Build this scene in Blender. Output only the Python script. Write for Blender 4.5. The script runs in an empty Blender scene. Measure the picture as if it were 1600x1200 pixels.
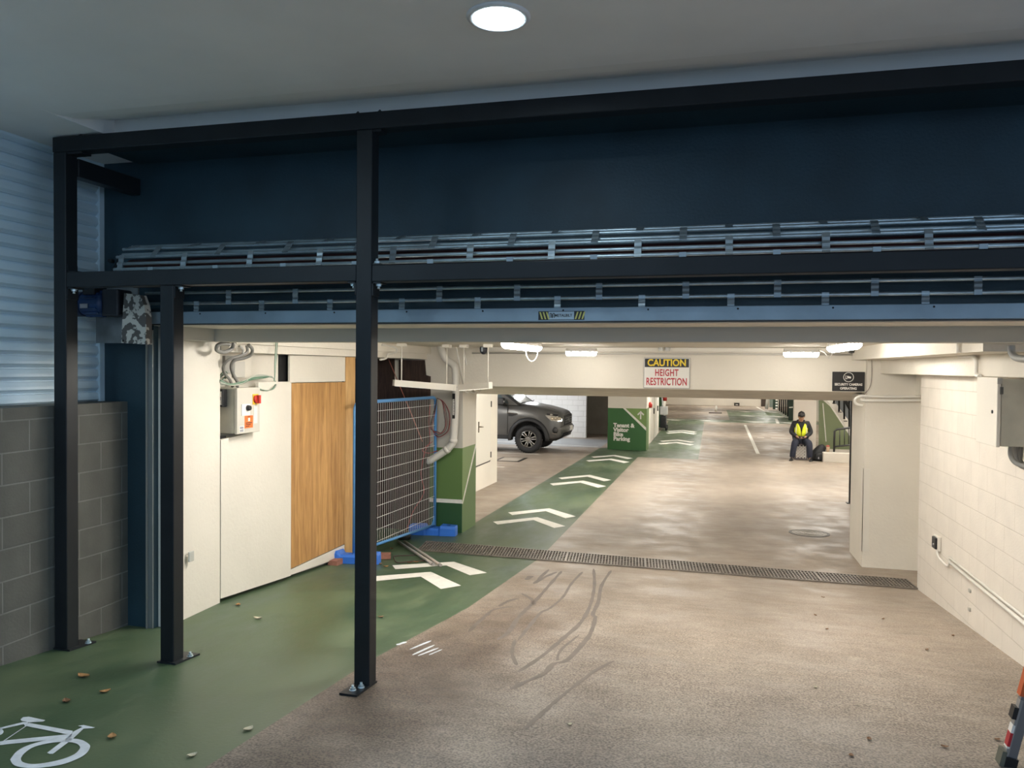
import bpy, bmesh, math, random
from mathutils import Vector, Matrix
random.seed(7)
S = bpy.context.scene
COL = S.collection
PI = math.pi

# ------------------------------------------------------------------ camera
F = 1205.0
def _n(v): return v.normalized()
def _cam(px, py): return Vector(((px-800)/F, -(py-600)/F, -1.0))
VYX, VYY, HK = 1113.0, 576.5, .0093          # vanishing point of the driveway axis, horizon tilt
_Y = _n(_cam(VYX, VYY)); _h = _cam(VYX-4000, VYY-4000*HK)
_Z = _n(_h.cross(_Y))
if _Z.y < 0: _Z = -_Z
_X = _Y.cross(_Z)
ROT = Matrix((_X, _Y, _Z))                    # world = ROT @ cam
CAM = Vector((0, 0, 1.55))
cd = bpy.data.cameras.new('camera'); cam = bpy.data.objects.new('camera', cd); COL.objects.link(cam)
cam.matrix_world = Matrix.Translation(CAM) @ ROT.to_4x4()
cd.sensor_fit = 'HORIZONTAL'; cd.sensor_width = 36; cd.lens = F/1600*36; cd.clip_start = .05; cd.clip_end = 300
S.camera = cam

# ------------------------------------------------------------------ world, exposure
W = bpy.data.worlds.new('world'); S.world = W; W.use_nodes = True
bg = W.node_tree.nodes['Background']; bg.inputs[0].default_value = (.32, .45, .62, 1); bg.inputs[1].default_value = 2.3
S.view_settings.view_transform = 'Standard'; S.view_settings.look = 'None'
S.view_settings.gamma = 1.0; S.view_settings.use_curve_mapping = False
S.view_settings.exposure = 0.0
DOWNLIGHT = 80.0       # emission of the canopy downlight
LAMP = 39.0            # emission of the garage lamps
FARLAMP = 125.0

# ------------------------------------------------------------------ pixel helpers (rays of the photograph to real planes)
YB = 9.35
def fz(Y):
    if Y < YB: return -.088*Y
    return -.088*YB-.0145*(min(Y, 25.0)-YB)
def ray(px, py): return ROT @ _cam(px, py)
def onY(px, py, Y): d = ray(px, py); return CAM+d*(Y/d.y)
def onX(px, py, X): d = ray(px, py); return CAM+d*(X/d.x)
def onF(px, py, up=0.0):
    d = ray(px, py); lo, hi = .1, 200.0
    for _ in range(60):
        m = (lo+hi)/2; p = CAM+d*m
        if p.z-fz(p.y)-up > 0: lo = m
        else: hi = m
    return CAM+d*lo

# ------------------------------------------------------------------ materials
MATS = {}
def nodes_of(name):
    m = bpy.data.materials.new(name); m.use_nodes = True
    nt = m.node_tree; return m, nt, nt.nodes['Principled BSDF']
def M(name, col, rough=.55, metal=0, var=.0, scale=6.0, bump=0.0, bscale=None, emit=0, ecol=None, alpha=1, spec=.5, stretch=None, trans=0):
    if name in MATS: return MATS[name]
    m, nt, b = nodes_of(name); N = nt.nodes; L = nt.links
    b.inputs['Base Color'].default_value = (*col, 1); b.inputs['Roughness'].default_value = rough
    b.inputs['Metallic'].default_value = metal; b.inputs['Specular IOR Level'].default_value = spec
    if trans: b.inputs['Transmission Weight'].default_value = trans
    if alpha < 1: b.inputs['Alpha'].default_value = alpha
    if emit:
        b.inputs['Emission Color'].default_value = (*(ecol or col), 1); b.inputs['Emission Strength'].default_value = emit
    if var or bump:
        tc = N.new('ShaderNodeTexCoord'); mp = N.new('ShaderNodeMapping'); L.new(tc.outputs['Object'], mp.inputs[0])
        if stretch: mp.inputs['Scale'].default_value = stretch
        if var:
            nz = N.new('ShaderNodeTexNoise'); nz.inputs['Scale'].default_value = scale; nz.inputs['Detail'].default_value = 6
            L.new(mp.outputs[0], nz.inputs['Vector'])
            cr = N.new('ShaderNodeValToRGB'); e = cr.color_ramp.elements
            e[0].position = .3; e[1].position = .7
            e[0].color = (*[max(0, c*(1-var)) for c in col], 1); e[1].color = (*[min(1, c*(1+var)) for c in col], 1)
            L.new(nz.outputs['Fac'], cr.inputs[0]); L.new(cr.outputs[0], b.inputs['Base Color'])
        if bump:
            n2 = N.new('ShaderNodeTexNoise'); n2.inputs['Scale'].default_value = bscale or scale*8; n2.inputs['Detail'].default_value = 4
            L.new(mp.outputs[0], n2.inputs['Vector'])
            bp = N.new('ShaderNodeBump'); bp.inputs['Strength'].default_value = bump; bp.inputs['Distance'].default_value = .01
            L.new(n2.outputs['Fac'], bp.inputs['Height']); L.new(bp.outputs[0], b.inputs['Normal'])
    MATS[name] = m; return m

def block_mat(name, col, mortar, z0, y0, contrast=.06, rough=.8, bw=.4, bh=.2, axis='Y', msize=.006):
    """painted concrete blocks on a vertical wall: courses bh high starting at z0"""
    m, nt, b = nodes_of(name); N = nt.nodes; L = nt.links
    g = N.new('ShaderNodeNewGeometry'); sp = N.new('ShaderNodeSeparateXYZ'); L.new(g.outputs['Position'], sp.inputs[0])
    cb = N.new('ShaderNodeCombineXYZ')
    a = N.new('ShaderNodeMath'); a.operation = 'SUBTRACT'; a.inputs[1].default_value = y0; L.new(sp.outputs[axis], a.inputs[0])
    c = N.new('ShaderNodeMath'); c.operation = 'SUBTRACT'; c.inputs[1].default_value = z0; L.new(sp.outputs['Z'], c.inputs[0])
    L.new(a.outputs[0], cb.inputs[0]); L.new(c.outputs[0], cb.inputs[1])
    bt = N.new('ShaderNodeTexBrick'); L.new(cb.outputs[0], bt.inputs['Vector'])
    bt.inputs['Scale'].default_value = 1; bt.inputs['Brick Width'].default_value = bw; bt.inputs['Row Height'].default_value = bh
    bt.inputs['Mortar Size'].default_value = msize; bt.inputs['Mortar Smooth'].default_value = .3; bt.offset = .5
    bt.inputs['Color1'].default_value = (*col, 1); bt.inputs['Color2'].default_value = (*[x*(1-contrast) for x in col], 1)
    bt.inputs['Mortar'].default_value = (*mortar, 1)
    nz = N.new('ShaderNodeTexNoise'); nz.inputs['Scale'].default_value = 5; nz.inputs['Detail'].default_value = 8
    L.new(g.outputs['Position'], nz.inputs['Vector'])
    mr = N.new('ShaderNodeMapRange'); mr.inputs[1].default_value = .3; mr.inputs[2].default_value = .7
    mr.inputs[3].default_value = 1-contrast*1.6; mr.inputs[4].default_value = 1+contrast
    L.new(nz.outputs['Fac'], mr.inputs[0])
    mx = N.new('ShaderNodeVectorMath'); mx.operation = 'SCALE'; L.new(bt.outputs['Color'], mx.inputs[0]); L.new(mr.outputs[0], mx.inputs['Scale'])
    L.new(mx.outputs[0], b.inputs['Base Color']); b.inputs['Roughness'].default_value = rough
    n3 = N.new('ShaderNodeTexNoise'); n3.inputs['Scale'].default_value = 60; L.new(g.outputs['Position'], n3.inputs['Vector'])
    ad = N.new('ShaderNodeMath'); ad.operation = 'MULTIPLY_ADD'; ad.inputs[1].default_value = -1.0
    L.new(bt.outputs['Fac'], ad.inputs[0])
    sc = N.new('ShaderNodeMath'); sc.operation = 'MULTIPLY'; sc.inputs[1].default_value = .35; L.new(n3.outputs['Fac'], sc.inputs[0])
    L.new(sc.outputs[0], ad.inputs[2])
    bp = N.new('ShaderNodeBump'); bp.inputs['Strength'].default_value = .6; bp.inputs['Distance'].default_value = .006
    L.new(ad.outputs[0], bp.inputs['Height']); L.new(bp.outputs[0], b.inputs['Normal'])
    return m

def concrete_mat():
    m, nt, b = nodes_of('worn tan concrete'); N = nt.nodes; L = nt.links
    g = N.new('ShaderNodeNewGeometry')
    def noise(s, d=6, stretch=None):
        n = N.new('ShaderNodeTexNoise'); n.inputs['Scale'].default_value = s; n.inputs['Detail'].default_value = d
        if stretch:
            mp = N.new('ShaderNodeMapping'); mp.inputs['Scale'].default_value = stretch; L.new(g.outputs['Position'], mp.inputs[0]); L.new(mp.outputs[0], n.inputs['Vector'])
        else: L.new(g.outputs['Position'], n.inputs['Vector'])
        return n.outputs['Fac']
    def ramp(f, p0, c0, p1, c1):
        r = N.new('ShaderNodeValToRGB'); e = r.color_ramp.elements
        e[0].position, e[1].position = p0, p1; e[0].color, e[1].color = (*c0, 1), (*c1, 1); L.new(f, r.inputs[0]); return r.outputs[0]
    def mix(fac, a, bcol, mode='MIX'):
        x = N.new('ShaderNodeMix'); x.data_type = 'RGBA'; x.blend_type = mode
        if isinstance(fac, float): x.inputs[0].default_value = fac
        else: L.new(fac, x.inputs[0])
        L.new(a, x.inputs[6])
        if isinstance(bcol, tuple): x.inputs[7].default_value = (*bcol, 1)
        else: L.new(bcol, x.inputs[7])
        return x.outputs[2]
    base = ramp(noise(1.1, 8, (1, .35, 1)), .3, (.285, .235, .188), .72, (.405, .338, .272))
    fine = ramp(noise(9, 8, (.45, 1.6, 1)), .32, (.86, .86, .86), .7, (1.06, 1.06, 1.06))
    c = mix(1.0, base, fine, 'MULTIPLY')
    # exposed grit of the outer ramp: dark and pale specks, fading out past the drain
    sp = N.new('ShaderNodeSeparateXYZ'); L.new(g.outputs['Position'], sp.inputs[0])
    grit = ramp(noise(85, 3), .36, (.42, .40, .40), .62, (1.14, 1.12, 1.1))
    mr = N.new('ShaderNodeMapRange'); mr.inputs[1].default_value = 5.0; mr.inputs[2].default_value = 9.2; mr.inputs[3].default_value = 1.0; mr.inputs[4].default_value = .18
    L.new(sp.outputs['Y'], mr.inputs[0])
    c = mix(mr.outputs[0], c, mix(1.0, c, grit, 'MULTIPLY'))
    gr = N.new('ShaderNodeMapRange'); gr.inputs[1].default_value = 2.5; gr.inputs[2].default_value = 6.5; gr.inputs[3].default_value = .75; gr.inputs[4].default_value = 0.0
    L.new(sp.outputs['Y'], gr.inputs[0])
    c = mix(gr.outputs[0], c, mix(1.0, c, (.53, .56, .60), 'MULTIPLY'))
    # damp brown patch spreading from the foot of the middle post
    def blob(cx, cy, rx, ry, soft, col, amt):
        nonlocal c
        v = N.new('ShaderNodeVectorMath'); v.operation = 'SUBTRACT'; v.inputs[1].default_value = (cx, cy, 0); L.new(g.outputs['Position'], v.inputs[0])
        v2 = N.new('ShaderNodeVectorMath'); v2.operation = 'MULTIPLY'; v2.inputs[1].default_value = (1/rx, 1/ry, 0); L.new(v.outputs[0], v2.inputs[0])
        ln = N.new('ShaderNodeVectorMath'); ln.operation = 'LENGTH'; L.new(v2.outputs[0], ln.inputs[0])
        ad = N.new('ShaderNodeMath'); ad.operation = 'MULTIPLY_ADD'; ad.inputs[1].default_value = 1.5; L.new(noise(3.0, 8), ad.inputs[0]); L.new(ln.outputs['Value'], ad.inputs[2])
        mr2 = N.new('ShaderNodeMapRange'); mr2.inputs[1].default_value = 1.75-soft; mr2.inputs[2].default_value = 1.75+soft; mr2.inputs[3].default_value = amt; mr2.inputs[4].default_value = 0
        L.new(ad.outputs[0], mr2.inputs[0])
        c = mix(mr2.outputs[0], c, mix(1.0, c, col, 'MULTIPLY'))
    blob(-1.85, 4.1, .55, .95, .5, (.42, .35, .30), .85)
    blob(-1.75, 5.5, .42, 1.1, .5, (.62, .55, .49), .8)
    blob(-1.45, 6.4, .42, .9, .4, (.66, .61, .57), .7)
    blob(-1.7, 7.8, .35, .8, .4, (.70, .66, .63), .7)
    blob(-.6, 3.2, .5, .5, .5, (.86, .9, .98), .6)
    L.new(c, b.inputs['Base Color'])
    rr = ramp(noise(2.2, 4), .35, (.42,)*3, .65, (.72,)*3); L.new(rr, b.inputs['Roughness'])
    bp = N.new('ShaderNodeBump'); bp.inputs['Strength'].default_value = .35; bp.inputs['Distance'].default_value = .006
    L.new(noise(70, 3), bp.inputs['Height']); L.new(bp.outputs[0], b.inputs['Normal'])
    return m
def greenfloor_mat():
    m, nt, b = nodes_of('green floor paint'); N = nt.nodes; L = nt.links
    g = N.new('ShaderNodeNewGeometry')
    n = N.new('ShaderNodeTexNoise'); n.inputs['Scale'].default_value = 1.6; n.inputs['Detail'].default_value = 9; n.inputs['Roughness'].default_value = .6
    mp = N.new('ShaderNodeMapping'); mp.inputs['Scale'].default_value = (1.6, .6, 1); L.new(g.outputs['Position'], mp.inputs[0]); L.new(mp.outputs[0], n.inputs['Vector'])
    r = N.new('ShaderNodeValToRGB'); e = r.color_ramp.elements
    e[0].position, e[1].position = .28, .72; e[0].color = (.030, .072, .037, 1); e[1].color = (.105, .138, .072, 1)
    L.new(n.outputs['Fac'], r.inputs[0]); L.new(r.outputs[0], b.inputs['Base Color'])
    r2 = N.new('ShaderNodeMapRange'); r2.inputs[1].default_value = .3; r2.inputs[2].default_value = .7; r2.inputs[3].default_value = .3; r2.inputs[4].default_value = .6
    L.new(n.outputs['Fac'], r2.inputs[0]); L.new(r2.outputs[0], b.inputs['Roughness'])
    n2 = N.new('ShaderNodeTexNoise'); n2.inputs['Scale'].default_value = 45; L.new(g.outputs['Position'], n2.inputs['Vector'])
    bp = N.new('ShaderNodeBump'); bp.inputs['Strength'].default_value = .2; bp.inputs['Distance'].default_value = .004; L.new(n2.outputs['Fac'], bp.inputs['Height']); L.new(bp.outputs[0], b.inputs['Normal'])
    return m
def wood_mat(name, c0, c1, scale=2.2):
    m, nt, b = nodes_of(name); N = nt.nodes; L = nt.links
    g = N.new('ShaderNodeNewGeometry'); mp = N.new('ShaderNodeMapping'); mp.inputs['Scale'].default_value = (6, 6, .55)
    L.new(g.outputs['Position'], mp.inputs[0])
    n = N.new('ShaderNodeTexNoise'); n.inputs['Scale'].default_value = scale; n.inputs['Detail'].default_value = 8; n.inputs['Distortion'].default_value = 1.2; L.new(mp.outputs[0], n.inputs['Vector'])
    n2 = N.new('ShaderNodeTexNoise'); n2.inputs['Scale'].default_value = scale*7; n2.inputs['Detail'].default_value = 3; L.new(mp.outputs[0], n2.inputs['Vector'])
    ad = N.new('ShaderNodeMath'); ad.operation = 'MULTIPLY_ADD'; ad.inputs[1].default_value = .25; L.new(n2.outputs['Fac'], ad.inputs[0]); L.new(n.outputs['Fac'], ad.inputs[2])
    r = N.new('ShaderNodeValToRGB'); e = r.color_ramp.elements; e[0].position, e[1].position = .42, .80
    e[0].color = (*c0, 1); e[1].color = (*c1, 1); L.new(ad.outputs[0], r.inputs[0]); L.new(r.outputs[0], b.inputs['Base Color']); b.inputs['Roughness'].default_value = .6
    return m

WHITE = M('cream wall paint', (.76, .71, .62), .7, var=.05, scale=1.2, bump=.25, bscale=30)
WHITE2 = M('cream metal paint', (.74, .70, .62), .45)
PIPEW = M('white pvc', (.76, .73, .67), .35)
TEAL = M('dark teal wall paint', (.018, .048, .068), .5, var=.25, scale=2, bump=.2, bscale=60)
STEEL = M('dark grey frame paint', (.014, .017, .020), .42, var=.15, scale=5, spec=.3)
GALV = M('galvanised tube', (.60, .70, .74), .34, .7, var=.2, scale=9)
LINKM = M('dull zinc link', (.36, .42, .45), .42, .7)
RAILM = M('zinc bottom rail', (.30, .38, .44), .4, .35, var=.15, scale=4)
RED = M('oxide red barrel', (.06, .012, .010), .7)
CORR = M('pale blue slat metal', (.62, .77, .86), .45, var=.06, scale=5, stretch=(1, .2, 1))
CEIL = M('canopy soffit paint', (.87, .87, .86), .75, var=.05, scale=1.5)
SHADEDBULK = M('shaded white bulkhead paint', (.55, .53, .47), .6)  # white paint greyed to carry the shade on the bulkhead
SOFFIT = M('raw beam concrete', (.74, .69, .61), .8, var=.10, scale=4)
BLACK = M('black plastic', (.012, .012, .013), .45)
RUBBER = M('tyre rubber', (.018, .018, .019), .75, bump=.3, bscale=60)
DARK = M('painted void shade', (.012, .011, .011), .9)  # flat black standing for the shade inside gap, duct and trench
CABLE = M('grey cable', (.26, .25, .23), .5)
GREENCABLE = M('green earth cable', (.10, .20, .13), .5)
REDCABLE = M('red cable', (.35, .05, .05), .5)
DARKCABLE = M('brown cable', (.07, .035, .03), .5)
BOXGREY = M('enclosure grey paint', (.56, .53, .46), .45)
BOXSIDE = M('enclosure sheet', (.50, .48, .40), .5, var=.12, scale=6)
LAMPON = M('lit lamp diffuser', (1, .95, .86), .4, emit=LAMP, ecol=(1, .965, .89))
LAMPNEAR = M('lit near batten diffuser', (1, .95, .86), .4, emit=100, ecol=(1, .965, .90))
LAMPBAY = M('added bay batten diffuser', (1, 1, 1), .4, emit=140, ecol=(.93, .96, 1))
LAMPSHORT = M('lit bulkhead diffuser', (1, .95, .86), .4, emit=34, ecol=(1, .965, .89))
LAMPFAR = M('added far batten diffuser', (1, .95, .86), .4, emit=FARLAMP, ecol=(1, .965, .89))
DOWN = M('lit downlight diffuser', (.9, .97, 1), .4, emit=DOWNLIGHT, ecol=(.70, .88, 1.0))
BRIGHTBLUE = M('fence blue powder coat', (.10, .30, .62), .4)
FOOTBLUE = M('blue fence foot plastic', (.03, .16, .62), .5, var=.1, scale=5)
WIRE = M('galvanised wire', (.85, .83, .78), .5)
GREENW = M('mid green wall paint', (.115, .20, .060), .5)
GREENLT = M('olive green wall paint', (.19, .30, .09), .5)
GREEND = M('deep green wall paint', (.024, .085, .030), .5)
GREENS = M('sign green paint', (.032, .125, .032), .5)
PAINTW = M('white line paint', (.80, .78, .72), .6, var=.08, scale=14)
PAINTBL = M('worn white road paint', (.62, .66, .70), .6, var=.12, scale=20)
SIGNW = M('sign white', (.82, .79, .74), .4)
SIGNK = M('sign black', (.014, .013, .012), .4)
SIGNY = M('sign yellow', (.85, .62, .02), .4)
SIGNR = M('sign red', (.45, .02, .03), .4)
STICKO = M('orange sticker', (.85, .17, .03), .5)
REDP = M('red switch plastic', (.50, .03, .02), .35)
YEL = M('yellow plate', (.75, .45, .03), .4)
WOOD = wood_mat('plywood face', (.33, .155, .045), (.60, .33, .115))
WOOD2 = wood_mat('pine stud', (.52, .28, .10), (.72, .45, .19), 3)
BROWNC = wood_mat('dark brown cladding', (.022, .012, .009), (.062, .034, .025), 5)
IRON = M('grate iron', (.23, .20, .17), .5, .5, var=.2, scale=10)
CASTIRON = M('manhole iron', (.26, .23, .19), .55, .3, var=.15, scale=10)
FLOORC = concrete_mat(); FLOORG = greenfloor_mat()
WETM = M('wet concrete streak', (.125, .10, .082), .55, var=.15, scale=8)
GREYFL = M('grey floor coating', (.26, .27, .28), .5, var=.06, scale=2)
BLKWALL = block_mat('grey painted blockwork', (.122, .122, .108), (.19, .19, .178), .985-.2*10, 3.82-.4*20, .10)
WHBLOCK = block_mat('white painted blockwork', (.76, .70, .62), (.66, .60, .52), .974-.2*10, 7.6-.4*20, .03, .6, msize=.005)
WHPANEL = block_mat('white stack bonded blockwork', (.82, .81, .79), (.68, .67, .64), -1.05, -14, .02, .6, axis='X', msize=.01)
CONCW = M('bare concrete wall', (.30, .275, .235), .8, var=.12, scale=2)

# ------------------------------------------------------------------ mesh helpers
ORG = {}
class MB:
    def __init__(s): s.v = []; s.f = []; s.mi = []; s.sm = []
    def add(s, vs, fs, mi=0, smooth=False):
        o = len(s.v); s.v += [Vector(v) for v in vs]
        for f in fs: s.f.append([o+i for i in f]); s.mi.append(mi); s.sm.append(smooth)
        return s
    def box(s, a, b, mi=0):
        x0, y0, z0 = a; x1, y1, z1 = b
        x0, x1 = sorted((x0, x1)); y0, y1 = sorted((y0, y1)); z0, z1 = sorted((z0, z1))
        vs = [(x, y, z) for z in (z0, z1) for y in (y0, y1) for x in (x0, x1)]
        return s.add(vs, [(0, 2, 3, 1), (4, 5, 7, 6), (0, 1, 5, 4), (2, 6, 7, 3), (0, 4, 6, 2), (1, 3, 7, 5)], mi)
    def cbox(s, c, size, mi=0, rot=None):
        hx, hy, hz = [q/2 for q in size]; c = Vector(c)
        vs = [Vector((x, y, z)) for z in (-hz, hz) for y in (-hy, hy) for x in (-hx, hx)]
        if rot is not None: vs = [rot @ v for v in vs]
        return s.add([c+v for v in vs], [(0, 2, 3, 1), (4, 5, 7, 6), (0, 1, 5, 4), (2, 6, 7, 3), (0, 4, 6, 2), (1, 3, 7, 5)], mi)
    def rbox(s, a, b, r=.01, mi=0):
        """box with all edges bevelled"""
        bm = bmesh.new(); bmesh.ops.create_cube(bm, size=1)
        a = Vector(a); b = Vector(b); lo = Vector(map(min, a, b)); hi = Vector(map(max, a, b))
        for v in bm.verts: v.co = Vector((lo[i]+(v.co[i]+.5)*(hi[i]-lo[i]) for i in range(3)))
        bmesh.ops.bevel(bm, geom=bm.edges[:], offset=r, segments=2, affect='EDGES', profile=.5)
        bm.verts.index_update()
        s.add([v.co.copy() for v in bm.verts], [[v.index for v in f.verts] for f in bm.faces], mi); bm.free(); return s
    def tube(s, pts, r, seg=8, mi=0, cap=True, closed=False):
        pts = [Vector(p) for p in pts]; n = len(pts); rs = r if isinstance(r, (list, tuple)) else [r]*n
        vs = []; prev = None
        for i, p in enumerate(pts):
            if closed: t = pts[(i+1) % n]-pts[i-1]
            else: t = pts[min(i+1, n-1)]-pts[max(i-1, 0)]
            t = t.normalized() if t.length > 1e-9 else Vector((0, 0, 1))
            if prev is None:
                a = Vector((0, 0, 1)) if abs(t.z) < .9 else Vector((1, 0, 0))
                u = t.cross(a).normalized()
            else:
                u = (prev-t*prev.dot(t)); u = u.normalized() if u.length > 1e-6 else t.orthogonal().normalized()
            prev = u; w = t.cross(u)
            for k in range(seg):
                an = 2*PI*k/seg; vs.append(p+(u*math.cos(an)+w*math.sin(an))*rs[i])
        fs = []
        for i in range(n if closed else n-1):
            j = (i+1) % n
            for k in range(seg):
                k2 = (k+1) % seg; fs.append((i*seg+k, i*seg+k2, j*seg+k2, j*seg+k))
        o = len(s.v); s.add(vs, fs, mi, seg > 5)
        if cap and not closed:
            s.f += [[o+k for k in range(seg)][::-1], [o+(n-1)*seg+k for k in range(seg)]]; s.mi += [mi, mi]; s.sm += [False, False]
        return s
    def cyl(s, p, q, r, seg=20, mi=0, r2=None): return s.tube([p, q], [r, r if r2 is None else r2], seg, mi)
    def lathe(s, c, axis, prof, seg=28, mi=0, smooth=True):
        """prof = [(radius, height along axis)]"""
        c = Vector(c); ax = Vector(axis).normalized(); u = ax.orthogonal().normalized(); w = ax.cross(u); vs = []
        for r, h in prof:
            for k in range(seg):
                a = 2*PI*k/seg; vs.append(c+ax*h+(u*math.cos(a)+w*math.sin(a))*r)
        n = len(prof); fs = [(i*seg+k, i*seg+(k+1) % seg, (i+1)*seg+(k+1) % seg, (i+1)*seg+k) for i in range(n-1) for k in range(seg)]
        o = len(s.v); s.add(vs, fs, mi, smooth)
        for i in (0, n-1):
            if prof[i][0] > 1e-6:
                s.f.append([o+i*seg+k for k in range(seg)]); s.mi.append(mi); s.sm.append(False)
        return s
    def prism(s, poly, vec, mi=0):
        """polygon (3D points) pushed along vec"""
        n = len(poly); P = [Vector(p) for p in poly]; v = Vector(vec)
        return s.add(P+[p+v for p in P], [list(range(n))[::-1], list(range(n, 2*n))]+[(i, (i+1) % n, n+(i+1) % n, n+i) for i in range(n)], mi)
    def loft(s, rings, mi=0, smooth=True, caps=True, close=True):
        n = len(rings[0]); vs = [p for r in rings for p in r]; fs = []
        for i in range(len(rings)-1):
            for k in range(n if close else n-1):
                k2 = (k+1) % n; fs.append((i*n+k, i*n+k2, (i+1)*n+k2, (i+1)*n+k))
        o = len(s.v); s.add(vs, fs, mi, smooth)
        if caps:
            for i in (0, len(rings)-1):
                s.f.append([o+i*n+k for k in range(n)]); s.mi.append(mi); s.sm.append(False)
        return s
    def mesh(s, name, mats, org):
        me = bpy.data.meshes.new(name); me.from_pydata([tuple(v-org) for v in s.v], [], s.f)
        for m in (mats if isinstance(mats, (list, tuple)) else [mats]): me.materials.append(m)
        for p, mi, sm in zip(me.polygons, s.mi, s.sm): p.material_index = mi; p.use_smooth = sm
        bm = bmesh.new(); bm.from_mesh(me); bmesh.ops.recalc_face_normals(bm, faces=bm.faces[:]); bm.to_mesh(me); bm.free()
        return me
    def build(s, name, mats, parent=None, org=None, label=None, cat=None, group=None, kind=None, mod=None):
        if parent is not None: o0 = ORG[parent.name]
        elif org is not None: o0 = Vector(org)
        else:
            xs = [v.x for v in s.v]; ys = [v.y for v in s.v]; zs = [v.z for v in s.v]
            o0 = Vector(((min(xs)+max(xs))/2, (min(ys)+max(ys))/2, min(zs)))
        o = bpy.data.objects.new(name, s.mesh(name, mats, o0)); COL.objects.link(o)
        ORG[o.name] = o0
        if parent is not None: o.parent = parent
        else: o.location = o0
        return tag(o, label, cat, group, kind)
def tag(o, label=None, cat=None, group=None, kind=None):
    if label: o['label'] = label
    if cat: o['category'] = cat
    if group: o['group'] = group
    if kind: o['kind'] = kind
    return o
def thing(name, loc, label, cat, group=None):
    o = bpy.data.objects.new(name, None); o.location = loc; o.empty_display_size = .1; COL.objects.link(o); ORG[o.name] = Vector(loc)
    return tag(o, label, cat, group)
def clone(o, delta, label=None, parent=None, group=None):
    c = o.copy(); COL.objects.link(c)
    if parent is None: c.location = o.location+Vector(delta); ORG[c.name] = ORG[o.name]+Vector(delta)
    else: c.parent = parent; ORG[c.name] = ORG[parent.name]
    if label: c['label'] = label
    if group: c['group'] = group
    for ch in list(o.children): clone(ch, delta, None, c)
    return c
def struct(name, mb, mats, **k): return mb.build(name, mats, kind='structure', **k)
def text_mesh(body, size, bold=0.0, sx=1.0, align='CENTER', space=1.0):
    cu = bpy.data.curves.new('lettering', 'FONT'); cu.body = body; cu.size = size; cu.align_x = align; cu.align_y = 'CENTER'
    cu.offset = bold; cu.space_character = space; cu.resolution_u = 3; cu.extrude = .0012
    ob = bpy.data.objects.new('lettering', cu); COL.objects.link(ob)
    dg = bpy.context.evaluated_depsgraph_get(); me = bpy.data.meshes.new_from_object(ob.evaluated_get(dg))
    bpy.data.objects.remove(ob)
    for v in me.vertices: v.co.x *= sx
    return me
def lettering(name, body, size, mat, parent, pos, right, up, bold=0, sx=1.0, align='CENTER', space=1.0, label=None):
    me = text_mesh(body, size, bold, sx, align, space); me.name = name; me.materials.clear(); me.materials.append(mat)
    r = Vector(right).normalized(); u = Vector(up).normalized(); n = r.cross(u); p = Vector(pos)-ORG[parent.name]
    for v in me.vertices: v.co = p+r*v.co.x+u*v.co.y+n*v.co.z
    o = bpy.data.objects.new(name, me); COL.objects.link(o); o.parent = parent; ORG[o.name] = ORG[parent.name]
    return tag(o, label)
def skin(name, verts, edges, radii, mat, parent, sub=2, label=None, root=0):
    me = bpy.data.meshes.new(name); me.from_pydata([tuple(v-ORG[parent.name]) for v in verts], edges, [])
    ob = bpy.data.objects.new(name, me); COL.objects.link(ob)
    ob.modifiers.new('s', 'SKIN')
    for i, r in enumerate(radii):
        sv = me.skin_vertices[0].data[i]; sv.radius = (r, r) if not isinstance(r, tuple) else r; sv.use_root = (i == root)
    md = ob.modifiers.new('u', 'SUBSURF'); md.levels = sub; md.render_levels = sub
    dg = bpy.context.evaluated_depsgraph_get(); m2 = bpy.data.meshes.new_from_object(ob.evaluated_get(dg)); bpy.data.objects.remove(ob)
    m2.name = name; m2.materials.clear(); m2.materials.append(mat)
    for p in m2.polygons: p.use_smooth = True
    o = bpy.data.objects.new(name, m2); COL.objects.link(o); o.parent = parent; ORG[o.name] = ORG[parent.name]
    return tag(o, label)
def arc(c, u, v, r, a0, a1, n=8):
    c = Vector(c); u = Vector(u); v = Vector(v)
    return [c+(u*math.cos(a0+(a1-a0)*i/n)+v*math.sin(a0+(a1-a0)*i/n))*r for i in range(n+1)]
def spline(pts, n=6):
    P = [Vector(p) for p in pts]; out = []
    for i in range(len(P)-1):
        a = P[max(i-1, 0)]; b = P[i]; c = P[i+1]; d = P[min(i+2, len(P)-1)]
        for k in range(n):
            t = k/n; out.append(.5*((2*b)+(c-a)*t+(2*a-5*b+4*c-d)*t*t+(3*b-a-3*c+d)*t**3))
    return out+[P[-1]]
exec_parts = []
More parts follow.
